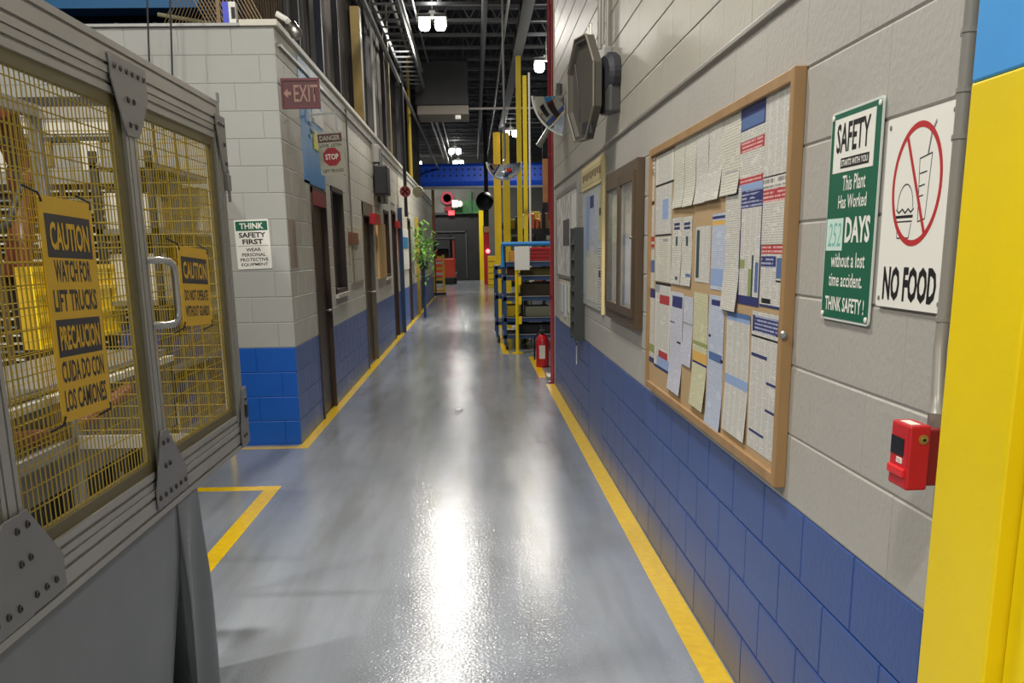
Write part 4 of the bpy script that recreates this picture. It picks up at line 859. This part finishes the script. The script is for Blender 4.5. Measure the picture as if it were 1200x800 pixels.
# ------------------------------------------------------------------ beyond the right wall
RP = thing('riser_pipe', 'dark red vertical pipe column at the far end of the right wall', 'pipe', (.915, 12.42, 0))
MB().tube([(0, 0, 0), (0, 0, 7.2)], .032, 12).put('pipe', DKRED, RP, smooth=True); MB().tube([(-.035, .05, 1.9), (-.035, .05, 7.2)], .014, 8).put('side_pipe', DKRED, RP)
MB().box((-.06, -.06, 0), (.06, .06, .02)).put('base_plate', DKRED, RP)
for z in (1.0, 2.6, 4.2): MB().lathe([(.04, 0), (.04, .05)], (0, 0, z), (0, 0, 1), 12).put('coupling', DKRED, RP)
for (z, lb) in ((0, 'small light grey plinth block on the floor at the wall end'),):
    tag(MB().box((.86, 12.6, 0), (1.3, 13.1, .05)).put('plinth', PIPE), lb, 'plinth')
EXq = thing('fire_extinguisher', 'red fire extinguisher standing on the floor beside the wall end', 'fire extinguisher', (.90, 14.2, 0))
MB().lathe([(0, 0), (.085, 0), (.09, .02), (.09, .36), (.06, .43), (.03, .45), (0, .45)], (0, 0, 0), (0, 0, 1), 18).put('cylinder', RED, EXq, smooth=True)
MB().box((-.03, -.05, .45), (.03, .06, .50), .006).put('valve', BLACK, EXq); MB().tube([(0, -.04, .5), (-.02, .1, .56)], .008, 6).put('lever', BLACK, EXq); MB().tube([(-.03, 0, .47), (-.11, 0, .42), (-.11, 0, .1)], .012, 6).put('hose', BLACK, EXq); MB().box((-.05, -.092, .12), (.03, -.088, .30)).put('label', WHITE, EXq)
tp = thing('sign_post', 'thin yellow post with a white sheet in front of the blue cart', 'post', (.635, 16.2, 0))
MB().tube([(0, 0, .0), (0, 0, 1.55)], .026, 10).put('pole', YELLOW, tp); MB().lathe([(.09, 0), (.09, .015), (.03, .02)], (0, 0, 0), (0, 0, 1), 14).put('base', YELLOW, tp); MB().box((-.03, -.035, 1.27), (.2, -.028, 1.62)).put('sheet', WHITE, tp)
for k in range(3): MB().box((.02, -.02, .45+k*.3), (.07, .02, .57+k*.3)).put('bracket', YEL2, tp)
def cart(label, x0, x1, y0, y1, zs_, top, top_m=None, wheels=True, posts=CARTB):
    T_ = thing('shelf_cart', label, 'cart', ((x0+x1)/2, (y0+y1)/2, 0)); ox, oy = (x0+x1)/2, (y0+y1)/2
    for x in (x0, x1-.05):
        for y in (y0, y1-.05): MB().box((x-ox, y-oy, .1), (x+.05-ox, y+.05-oy, top)).put('upright', posts, T_)
    for z in zs_: MB().box((x0-ox, y0-oy, z), (x1-ox, y1-oy, z+.06)).put('shelf', CARTB, T_); 
    for z in zs_: MB().box((x0-ox+.06, y0-oy-.012, z+.062), (x1-ox, y0-oy, z+.075)).put('shelf_lip', GALV, T_)
    if top_m: MB().tube([(x0-ox, y0-oy-.02, top-.35), (x0-ox, y0-oy-.02, top), (x1-ox, y0-oy-.02, top)], .035, 8).put('push_rail', top_m, T_)
    for x in (x0+.03, x1-.06):
        for y in (y0+.05, y1-.1): MB().lathe([(.0, 0), (.06, 0), (.06, .04), (0, .04)], (x-ox, y-oy, .06), (1, 0, 0), 14).put('wheel', BLACK, T_)
    return T_
cart('dark blue steel shelf cart with a bright blue push rail by the yellow sign post', .44, 1.45, 16.75, 17.9, (.18, .45, .78, 1.10, 1.32), 1.66, CARTL)
cart('second dark blue cart standing behind and left of the first one', .34, .88, 18.2, 19.5, (.3, .75, 1.1, 1.25), 1.3)
gi = 0
for (x, z, wd, hh, m, lb) in ((.90, 1.385, .42, .22, RED, 'bright red stacked tray on the upper shelf of the blue cart'), (.56, 1.385, .16, .17, mat('amber tote', (214, 140, 52), .5), 'amber box at the left end of the upper shelf of the blue cart'),
                          (.75, 1.165, .5, .12, mat('khaki box', (126, 112, 48), .6), 'khaki low box on the second shelf of the blue cart'), (.52, 1.165, .14, .13, mat('rust box', (110, 60, 50), .6), 'rust red box on the second shelf of the blue cart'),
                          (.74, .845, .5, .2, mat('umber box', (84, 70, 44), .6), 'dark umber box on the third shelf of the blue cart'), (.50, .52, .16, .18, YEL2, 'yellow wedge box on the lower shelf of the blue cart'),
                          (.80, .52, .4, .16, mat('pale box', (170, 168, 140), .6), 'pale box on the lower shelf of the blue cart'), (.66, .25, .6, .14, DARK, 'dark box on the bottom shelf of the blue cart')):
    b = MB().box((x, 16.95, z), (x+wd, 17.5, z+hh), .01)
    if 'tray' in lb:
        for q_ in range(4): b.box((x-.01, 16.93, z+.02+q_*.055), (x+wd+.01, 17.52, z+.035+q_*.055))
    tag(b.put('tote_box', m), lb, 'box', 'boxes on the blue cart')
# storage rack with yellow uprights
def upright(px, y, zt, w_, lb, m=YELLOW, d=.12):
    x = on('Y', y, px, 250).x
    T_ = thing('steel_post', lb, 'post', (x, y, 0))
    MB().box((-w_/2, 0, 0), (w_/2, .012, zt)).put('flange', m, T_); MB().box((-w_/2, d-.012, 0), (w_/2, d, zt)).put('flange', m, T_); MB().box((-.008, .012, 0), (.008, d-.012, zt)).put('web', m, T_)
    MB().box((-w_/2-.04, -.03, 0), (w_/2+.04, d+.03, .015)).put('base_plate', m, T_)
    return T_
upright(583.5, 21.8, 3.86, .14, 'widest yellow steel post, leftmost of the row beyond the right wall')
upright(594, 21.6, 3.83, .14, 'second yellow steel post from the left in the row beyond the right wall')
upright(609.5, 20.2, 5.0, .09, 'third yellow steel post from the left in the row beyond the right wall')
upright(616.5, 18.6, 4.42, .065, 'slim bright yellow post next to the thin white pipe')
x = on('Y', 18.2, 621, 200).x
tag(MB().tube([(x, 18.2, 0), (x, 18.2, 4.4)], .018, 8).put('white_pipe', WHITE), 'thin white vertical pipe right of the slim yellow post', 'pipe')
SR = thing('storage_rack', 'dark open rack loaded with parts behind the blue carts', 'rack', (0, 0, 0))
yr = 22.5; q0 = on('Y', yr, 590, 268); q1 = on('Y', yr, 700, 268)
for pz in (268, 282, 300, 330): 
    z = on('Y', yr, 620, pz).z; MB().box((q0.x, yr, z-.1), (q1.x, yr+1, z)).put('shelf_beam', DARK, SR)
for px in (591, 635, 690): 
    x = on('Y', yr, px, 268).x; MB().box((x, yr-.02, 0), (x+.07, yr+.07, 2.4)).put('upright', DARK, SR)
rnd = random.Random(9); cols = [MTL, mat('ochre crate', (160, 140, 30), .6), DARK, mat('light brown crate', (170, 130, 90), .6), WHITE, mat('copper part', (190, 100, 70), .4, .4), mat('sage crate', (110, 130, 100), .6)]
for pz, hh in ((268, .32), (282, .2), (300, .28), (330, .3)):
    z = on('Y', yr, 620, pz).z; x = q0.x+.1; ci_ = 0
    while x < q0.x+1.2:
        wd = rnd.uniform(.09, .24); b = MB().box((x, yr+.02, z), (x+wd-.02, yr+.5, z+rnd.uniform(.4, 1)*hh), .01); m = cols[rnd.randrange(len(cols))]
        mn = {'pale machine': 'off-white', 'ochre crate': 'ochre', 'dark steel': 'black', 'light brown crate': 'light brown', 'white sign': 'white', 'copper part': 'copper red', 'sage crate': 'sage green'}[m.name]; ci_ += 1
        tag(b.put('rack_crate', m), '%s crate on the %s level of the dark rack, %s from the left' % (mn, {268: 'top', 282: 'second', 300: 'third', 330: 'lowest'}[pz], ORD[ci_-1]), 'crate', 'crates on the dark rack'); x += wd
a = on('Y', 24, 622, 249); b_ = on('Y', 24, 633, 260); MB().box((q0.x, yr+1.0, b_.z-.05), (b_.x+.6, yr+2.0, b_.z)).box((q0.x, yr+1.9, 0), (q0.x+.06, yr+1.96, b_.z)).put('top_shelf', DARK, SR); tag(MB().box((a.x, 24, b_.z), (b_.x, 24.3, a.z+.02), .01).put('ochre_box', cols[1]), 'ochre box on top of the dark rack left of the brown panel', 'box')
BPn = thing('wooden_board', 'brown wooden panel hanging high behind the red riser pipe', 'panel', (0, 0, 0))
a = on('Y', 16, 636, 186); b_ = on('Y', 16, 652, 237); MB().box((a.x, 16, b_.z), (b_.x+.3, 16.06, a.z), .004).put('board', mat('brown board', (150, 100, 56), .6, nscale=5, namt=.2), BPn)
MB().tube([(a.x+.1, 16.03, a.z), (a.x+.1, 16.03, 6.4)], .01, 6).put('hanger', GALV, BPn)
# right side back rooms
DKS = mat('dark slate curtain', (48, 50, 58), .7, nscale=1, namt=.2)
tag(MB().box((2.2, 34, 0), (12, 34.2, 6.2)).put('partition', DKS), 'dark slate partition far behind the racks on the right', 'partition')
# girders and ducts under the roof
GR = thing('crane_girder', 'grey longitudinal crane girder under the roof right of the aisle', 'girder', (0, 0, 0))
MB().box((1.02, 13, 6.15), (1.24, 57, 6.08)).box((1.02, 13, 6.33), (1.24, 57, 6.36)).box((1.12, 13, 6.18), (1.14, 57, 6.33)).put('beam', mat('girder grey', (88, 88, 84), .5), GR)
for k in range(16): MB().box((1.0, 14+k*2.7, 6.14), (1.26, 14.12+k*2.7, 6.38)).put('clamp', DARK, GR)
for k, (x, z, r_, m, lb) in enumerate(((-1.5, 6.25, .035, PIPE, 'leftmost grey pipe run below the roof joists'), (-1.25, 6.0, .045, PIPE, 'second grey pipe run from the left below the roof joists'), (-1.08, 6.2, .025, GALV, 'thin galvanised run below the roof joists'), (.30, 6.2, .06, JOIST, 'thick dark pipe run below the roof joists over mid aisle'), (.75, 6.15, .03, PIPE, 'thin grey pipe run just left of the crane girder'), (-1.45, 4.9, .04, JOIST, 'dark pipe run low over the left wall'))):
    tag(MB().tube([(x, 9, z), (x, 57, z)], r_, 8).put('overhead_pipe', m), lb, 'pipe')
tr = thing('cable_tray', 'ladder cable tray below the roof over the left of the aisle', 'cable tray', (0, 0, 0))
MB().box((-1.62, 16, 5.52), (-1.58, 27.6, 5.62)).put('rail', JOIST, tr); MB().box((-1.2, 16, 5.52), (-1.16, 27.6, 5.62)).put('rail', JOIST, tr)
rb = MB(); y = 16.2
while y < 27.4: rb.box((-1.58, y, 5.53), (-1.2, y+.05, 5.56)); y += .6
rb.put('rungs', JOIST, tr)['kind'] = 'stuff'
HV = thing('unit_heater', 'large dark hanging duct box with pale lower edge above the aisle', 'duct', (0, 0, 0))
a = on('Y', 28, 484, 70); b_ = on('Y', 28, 549, 123); c_ = on('Y', 28, 549, 134)
MB().box((a.x, 28, b_.z), (b_.x, 29.6, a.z), .03).put('duct_body', mat('duct dark', (40, 40, 44), .6), HV); MB().box((a.x+.05, 27.98, c_.z), (b_.x, 29.6, b_.z), .02).put('lower_lip', mat('lip taupe', (120, 112, 102), .5), HV)
for x in (a.x+.1, b_.x-.1): MB().tube([(x, 28.4, a.z-.05), (x, 28.4, 6.95)], .012, 6).put('hanger_rod', GALV, HV)
MB().tube([(b_.x, 28.3, b_.z-.05), (2.6, 28.3, b_.z-.05)], .03, 8).put('branch_pipe', PIPE, HV)
MB().box((b_.x-.35, 27.9, c_.z-.12), (b_.x-.2, 28.05, c_.z-.02), .02).put('sensor', WHITE, HV)
# blue transverse beam
BB = thing('blue_crane_beam', 'wide bright blue punched beam crossing high above the far aisle', 'beam', (0, 45, 0))
a = on('Y', 45, 484, 192); c_ = on('Y', 45, 484, 219)
bl = mat('crane blue', (24, 84, 214), .4, nscale=1.5, namt=.1)
MB().prism([(0, c_.z), (.35, c_.z), (.5, c_.z+.2), (.5, a.z-.35), (.3, a.z-.05), (.1, a.z), (-.1, a.z-.12), (-.12, c_.z+.2)], 7.2, (a.x, 0, 0), (0, 1, 0), (0, 0, 1)).put('beam', bl, BB)
hb = MB()
for r_ in range(2):
    for k in range(28): hb.lathe([(.045, 0), (.045, .01), (0, .01)], (a.x+.3+k*.25, -.118+.0, c_.z+.42+r_*.24), (0, -1, 0), 8)
hb.put('punched_holes', mat('hole navy', (12, 30, 100), .6), BB)['kind'] = 'stuff'
MB().box((a.x, -.14, c_.z), (a.x+7.2, .4, c_.z-.08)).put('bottom_flange', mat('flange grey', (130, 130, 126), .5), BB)
for x in (a.x+.1, a.x+7): MB().box((x, 0, c_.z), (x+.15, .2, 7.0)).put('hanger', DARK, BB)
# storage above the offices
SG = thing('mezzanine_storage', 'dark cluttered storage of curtains and screens above the left offices', 'storage', (0, 0, 0))
CUR = mat('dark film curtain', (48, 45, 42), .8, spec=.15, nscale=7, namt=.8, stretch=(1, 1, .2)); CUB = mat('brown film', (82, 66, 46), .7, nscale=7, namt=.4, stretch=(1, 1, .15))
v = []; f = []; ny = 420
for i in range(ny+1):
    y = 9.3+(38-9.3)*i/ny; x = -1.86+.012*math.sin(i*1.9)+.015*math.sin(i*.83+2); v += [(x, y, ZT+.02), (x+.02*math.sin(i*.3), y, 6.9)]
for i in range(ny): f.append((2*i, 2*i+2, 2*i+3, 2*i+1))
obj('film_curtain', v, f, CUR, SG, smooth=True)
v = []; f = []; ny = 90
for i in range(ny+1):
    y = 8.95+(10.6-8.95)*i/ny; x = -1.78+.03*math.sin(i*.9); v += [(x, y, ZT+.02), (x, y, 6.9)]
for i in range(ny): f.append((2*i, 2*i+2, 2*i+3, 2*i+1))
obj('brown_curtain', v, f, CUB, SG, smooth=True)
for y in (11.3, 13.0, 14.6, 22, 26, 31): MB().box((-1.80, y, ZT), (-1.72, y+.08, 6.95)).put('post', DARK if y != 13.0 else mat('slate post', (56, 62, 84), .5), SG)
MB().box((-6, 10.6, ZT), (-1.9, 10.7, 6.9)).put('back_screen', mat('navy screen', (34, 38, 60), .7, nscale=3, namt=.5), SG)
v = []; cw = MB()
def dwire(p, q, r_=.004): cw.tube([p, q], r_, 3, caps=False)
for k in range(60):
    x0 = -2.05+k*.028*1; 
    if x0 < -1.60: dwire((x0-.4, 8.93, ZT+.03), (x0, 8.93, ZT+.8)); dwire((x0, 8.93, ZT+.03), (x0-.4, 8.93, ZT+.8))
o = cw.put('chain_link', mat('bronze wire', (150, 126, 88), .5), SG); o['kind'] = 'stuff'
MB().box((-2.0, 8.92, ZT), (-1.97, 8.95, ZT+.9)).put('mesh_post', mat('bronze', (140, 116, 80), .5), SG)
VO = thing('valve_body', 'blue and white boxed device standing on top of the front block wall', 'device', (0, 0, 0))
a = on('Y', 8.75, 261, 3); b_ = on('Y', 8.75, 278, 27); xm_ = on('Y', 8.75, 269, 15).x
MB().box((a.x, 8.72, ZT+.02), (xm_, 8.8, a.z)).put('blue_half', mat('royal blue', (70, 84, 214), .4), VO); MB().box((xm_, 8.72, ZT+.02), (b_.x, 8.8, a.z)).put('white_half', WHITE, VO); MB().box((xm_+.02, 8.714, ZT+.08), (xm_+.05, 8.72, ZT+.16)).put('mark', BLACK, VO)
SBm = thing('sky_blue_girder', 'broad light blue girder over the left offices behind the fence top', 'girder', (0, 0, 0))
a = on('Y', 9.8, 60, 10); MB().box((-8, 9.8, a.z), (-2.35, 10.1, a.z+.9)).put('girder', mat('girder sky', (34, 112, 168), .5), SBm)
MB().tube([on('Y', 9.4, 185, 17), on('Y', 9.4, 248, 28)], .018, 8).put('brace', mat('brace tan', (150, 144, 110), .5), SBm)
bx = MB(); rnd = random.Random(5)
for k in range(26): x = -4.9+k*.11; bx.lathe([(.0, 0), (.05, .0), (.05, .03), (.02, .05), (0, .05)], (x, 9.7, ZT+.10+.05*(k % 3)), (0, -1, 0), 8)
bx.put('coiled_parts', mat('dim parts', (86, 88, 92), .5), SBm)['kind'] = 'stuff'
MB().box((-6, 10.15, ZT), (-2.2, 10.2, 3.6)).put('backing', mat('navy backing', (32, 34, 64), .7), SBm)
YM = thing('mezzanine_post', 'yellow brown steel column rising above the left office wall', 'column', (-1.72, 16.9, ZT))
MB().box((-.08, 0, 0), (.06, .25, 1.9)).put('shaft', mat('ochre column', (104, 86, 36), .5, nscale=2, namt=.35), YM)
WP = tag(MB().tube([(-1.66, 18.8, ZT), (-1.66, 18.8, 5.6)], .022, 8).put('white_pipe', WHITE), 'thin white pipe rising above the left wall beside the ochre column', 'pipe')
tag(MB().tube([(-1.62, 21.6, ZT), (-1.62, 21.6, 6.2)], .03, 8).put('tan_pipe', mat('tan pipe', (150, 138, 108), .5)), 'tan pipe rising above the left wall farther along', 'pipe')
tag(MB().tube([(-1.60, 25.0, 3.0), (-1.60, 25.0, 6.2)], .05, 8).put('dark_pipe', DARK), 'dark pipe rising above the left wall near the far mirror', 'pipe')
tag(MB().tube([(-1.58, 27.5, 2.9), (-1.58, 27.5, 6.2)], .05, 8).put('yellow_pipe', MESHY), 'yellowish pipe rising above the left wall near its far end', 'pipe')
# ------------------------------------------------------------------ far end of the aisle
FL = thing('forklift', 'orange red forklift parked before the dark doorway', 'forklift', (-1.60, 53, 0))
OR = mat('forklift orange', (190, 62, 40), .45)
MB().box((-.62, -1.0, .25), (.62, .6, 1.25), .08).put('body', OR, FL); MB().box((-.60, -1.03, .0), (.60, -.2, .34), .05).put('counterweight', BLACK, FL)
for x in (-.6, .52): MB().box((x, -.9, 1.2), (x+.08, -.82, 2.15)).put('guard_post', DARK if x < 0 else OR, FL); MB().box((x, .5, 1.2), (x+.08, .58, 2.15)).put('guard_post', DARK, FL)
MB().box((-.62, -.95, 2.12), (.62, .62, 2.2), .03).put('overhead_guard', DARK, FL); MB().box((-.3, -.3, 1.2), (.3, .1, 1.7), .06).put('seat', BLACK, FL)
for x in (-.45, .35): MB().box((x, .62, .1), (x+.1, .72, 2.5)).put('mast', DARK, FL)
for x in (-.66, .5):
    for y in (-.6, .35): MB().lathe([(0, 0), (.28, 0), (.28, .16), (0, .16)], (x, y, .28), (1, 0, 0), 18).put('wheel', BLACK, FL)
for x in (-.3, .1): MB().box((x, .72, .08), (x+.12, 1.8, .13)).put('fork', DARK, FL)
BR = thing('yellow_barrier', 'yellow slotted barrier standing at the far end of the left line', 'barrier', (-1.60, 39.2, 0))
for x in (-.42, -.08, .08, .42): MB().box((x-.04, 0, 0), (x+.04, .08, 1.45)).put('upright', YEL2, BR)
for k in range(7): MB().box((.08, .02, .12+k*.2), (.42, .06, .2+k*.2)).put('rung', WHITE if k % 2 else YEL2, BR)
MB().box((-.42, .02, .1), (-.08, .06, 1.4)).put('panel', YEL2, BR); MB().box((-.3, .0, 1.3), (.2, .1, 1.62), .03).put('orange_top', OR, BR); MB().box((-.5, -.05, 0), (.5, .15, .08)).put('foot', DARK, BR)
OP = thing('banner', 'orange and tan banner strip at the far end of the left wall', 'banner', (-1.5, 38.3, 1.9)); MB().box((.0, 0, 0), (.10, .05, 1.8)).put('upper_strip', mat('tan strip', (170, 130, 70), .5), OP); MB().box((.03, -.02, .25), (.09, 0, .9)).put('orange_patch', OR, OP); MB().box((.03, .05, -1.9), (.07, .09, 1.8)).put('pole', DARK, OP)
YR = thing('yellow_barrier', 'yellow barrier cabinet standing right of the dark doorway', 'barrier', (.55, 46, 0))
MB().box((0, 0, 0), (.34, .2, 1.35), .02).put('panel', YEL2, YR)
for k in range(5): MB().box((.02, -.015, .1+k*.25), (.32, 0, .14+k*.25)).put('slat', MESHY, YR)
RC = thing('red_cabinet', 'red cabinet strip with a lit pink lamp right of the dark doorway', 'cabinet', (.42, 50, 0))
MB().box((0, 0, 0), (.26, .2, 2.7), .02).put('panel', RED, RC); MB().box((-.02, -.02, 2.4), (.28, .0, 2.72)).put('tan_cap', mat('cap tan', (160, 120, 90), .6), RC); MB().lathe([(.0, .06), (.09, .05), (.1, 0)], (.2, -.02, 1.55), (0, -1, 0), 12).put('beacon', mat('lit pink beacon', (255, 120, 130), .5, emit=3), RC)
RF = thing('dark_fan', 'black round fan on a bracket above the right side of the far doorway', 'fan', (.45, 40, 3.35))
MB().lathe([(0, 0), (.3, .03), (.34, .15), (.2, .3), (0, .3)], (0, 0, 0), (-.3, -1, 0), 20).put('housing', mat('fan black', (30, 32, 36), .5), RF, smooth=True); MB().box((-.05, 0, .3), (.1, .1, 3.92)).put('drop_bracket', DARK, RF); MB().box((-.1, 0, -.9), (.1, .1, -.2)).put('lower_bracket', DARK, RF)
def on_far(name, label, cat, px0, px1, py0, py1, m, dy=.1, y=yb-.02):
    a = on('Y', y, px0, py0); b = on('Y', y, px1, py1); return tag(MB().box((a.x, y-dy, b.z), (b.x, y, a.z)).put(name, m), label, cat)
on_far('banner', 'green lettered banner above the right half of the far doorway', 'banner', 532, 562, 236, 250, mat('banner green', (52, 110, 60), .5, nscale=3, namt=.3))
on_far('green_hanger', 'dark green upright beam over the green banner', 'beam', 549, 553, 224, 250, mat('beam green', (46, 96, 52), .5), .2)
a = on('Y', yb-.15, 524, 232); T_ = thing('round_sign', 'round red ringed sign high left above the far doorway', 'sign', (a.x, yb-.1, a.z))
MB().lathe([(.22, 0), (.34, 0), (.34, .04), (.22, .04), (.22, 0)], (0, 0, 0), (0, -1, 0), 28).put('ring', mat('ring red', (160, 40, 60), .5), T_); MB().lathe([(0, 0), (.22, 0)], (0, 0, 0), (0, -1, 0), 28).put('centre', mat('sign grey dark', (120, 80, 86), .5), T_)
on_far('red_sign', 'small dark red sign under the round red ringed sign', 'sign', 521, 529, 242, 247, DKRED)
on_far('exit_lamp', 'small lit red exit lamp on the lintel of the far doorway', 'exit sign', 525.5, 532.5, 247, 252, mat('lit exit red', (255, 70, 80), .4, emit=2.2), .12)
a = on('Y', yb-.4, 535, 240); T_ = thing('flood_lamp', 'white flood lamp head above the far doorway', 'lamp', (a.x, yb-.3, a.z)); MB().box((-.25, -.2, -.15), (.1, 0, .25), .05).put('head', WHITE, T_); MB().lathe([(.1, 0), (.16, .1)], (.22, -.1, .05), (-.4, -1, 0), 12).put('reflector', WHITE, T_); MB().box((-.05, 0, -.05), (.05, .3, .05)).put('arm', DARK, T_)
tag(MB().lathe([(0, 0), (.045, .0), (.04, .02), (0, .025)], (-.20, 10.3, 0), (0, 0, 1), 14).put('floor_cap', mat('cap white', (226, 228, 230), .3)), 'small white floor cap in the middle of the aisle', 'floor cap')

# ------------------------------------------------------------------ high bay lamps
LM = mat('lamp glow', (255, 252, 244), .5, emit=22)
lsrc = bpy.data.lights.new('high_bay_light', 'AREA'); lsrc.shape = 'RECTANGLE'; lsrc.size = .62; lsrc.size_y = .40; lsrc.color = (1, .95, .87)
for i, (x, y, z, s) in enumerate(LAMPS):
    lb = ['bright twin high bay lamp nearest above the aisle', 'bright high bay lamp beside the riser pipe', 'high bay lamp above the half dome mirror', 'high bay lamp above the blue crane beam, upper', 'high bay lamp above the blue crane beam, lower', 'far high bay lamp left above the blue beam', 'high bay lamp over the middle of the aisle', 'high bay lamp over the near aisle', 'high bay lamp behind the viewpoint', 'unseen high bay lamp added left of the viewpoint for side light'][i]
    T_ = thing('high_bay_lamp', lb, 'lamp', (x, y, z), None, 'high bay lamps')
    for sx in (-.16, .16):
        MB().box((sx-.13, -.13, .02), (sx+.13, .13, .10), .02).put('housing', GALV, T_)
        MB().lathe([(.08, .019), (.115, -.02), (.115, -.14), (.08, -.20), (0, -.215)], (sx, 0, 0), (0, 0, 1), 16).put('lens', LM, T_, smooth=True)  # lens made deep so its shape includes the bloom around the lamp
    MB().box((-.06, -.06, .03), (.06, .06, .16)).put('driver_box', WHITE, T_); MB().tube([(0, 0, .15), (0, 0, 7.22-z)], .008, 6).put('hanger_rod', GALV, T_)
    ld = lsrc.copy(); ld.energy = LAMP_W*s; lo = bpy.data.objects.new('lamp_light', ld); COL.objects.link(lo); lo.parent = T_; lo.location = (0, 0, -.24)
    up_ = bpy.data.lights.new('lamp_uplight', 'POINT'); up_.energy = 13*s; up_.shadow_soft_size = .15; up_.color = (1, .97, .92); uo = bpy.data.objects.new('lamp_uplight', up_); COL.objects.link(uo); uo.parent = T_; uo.location = (.0, .0, .32)
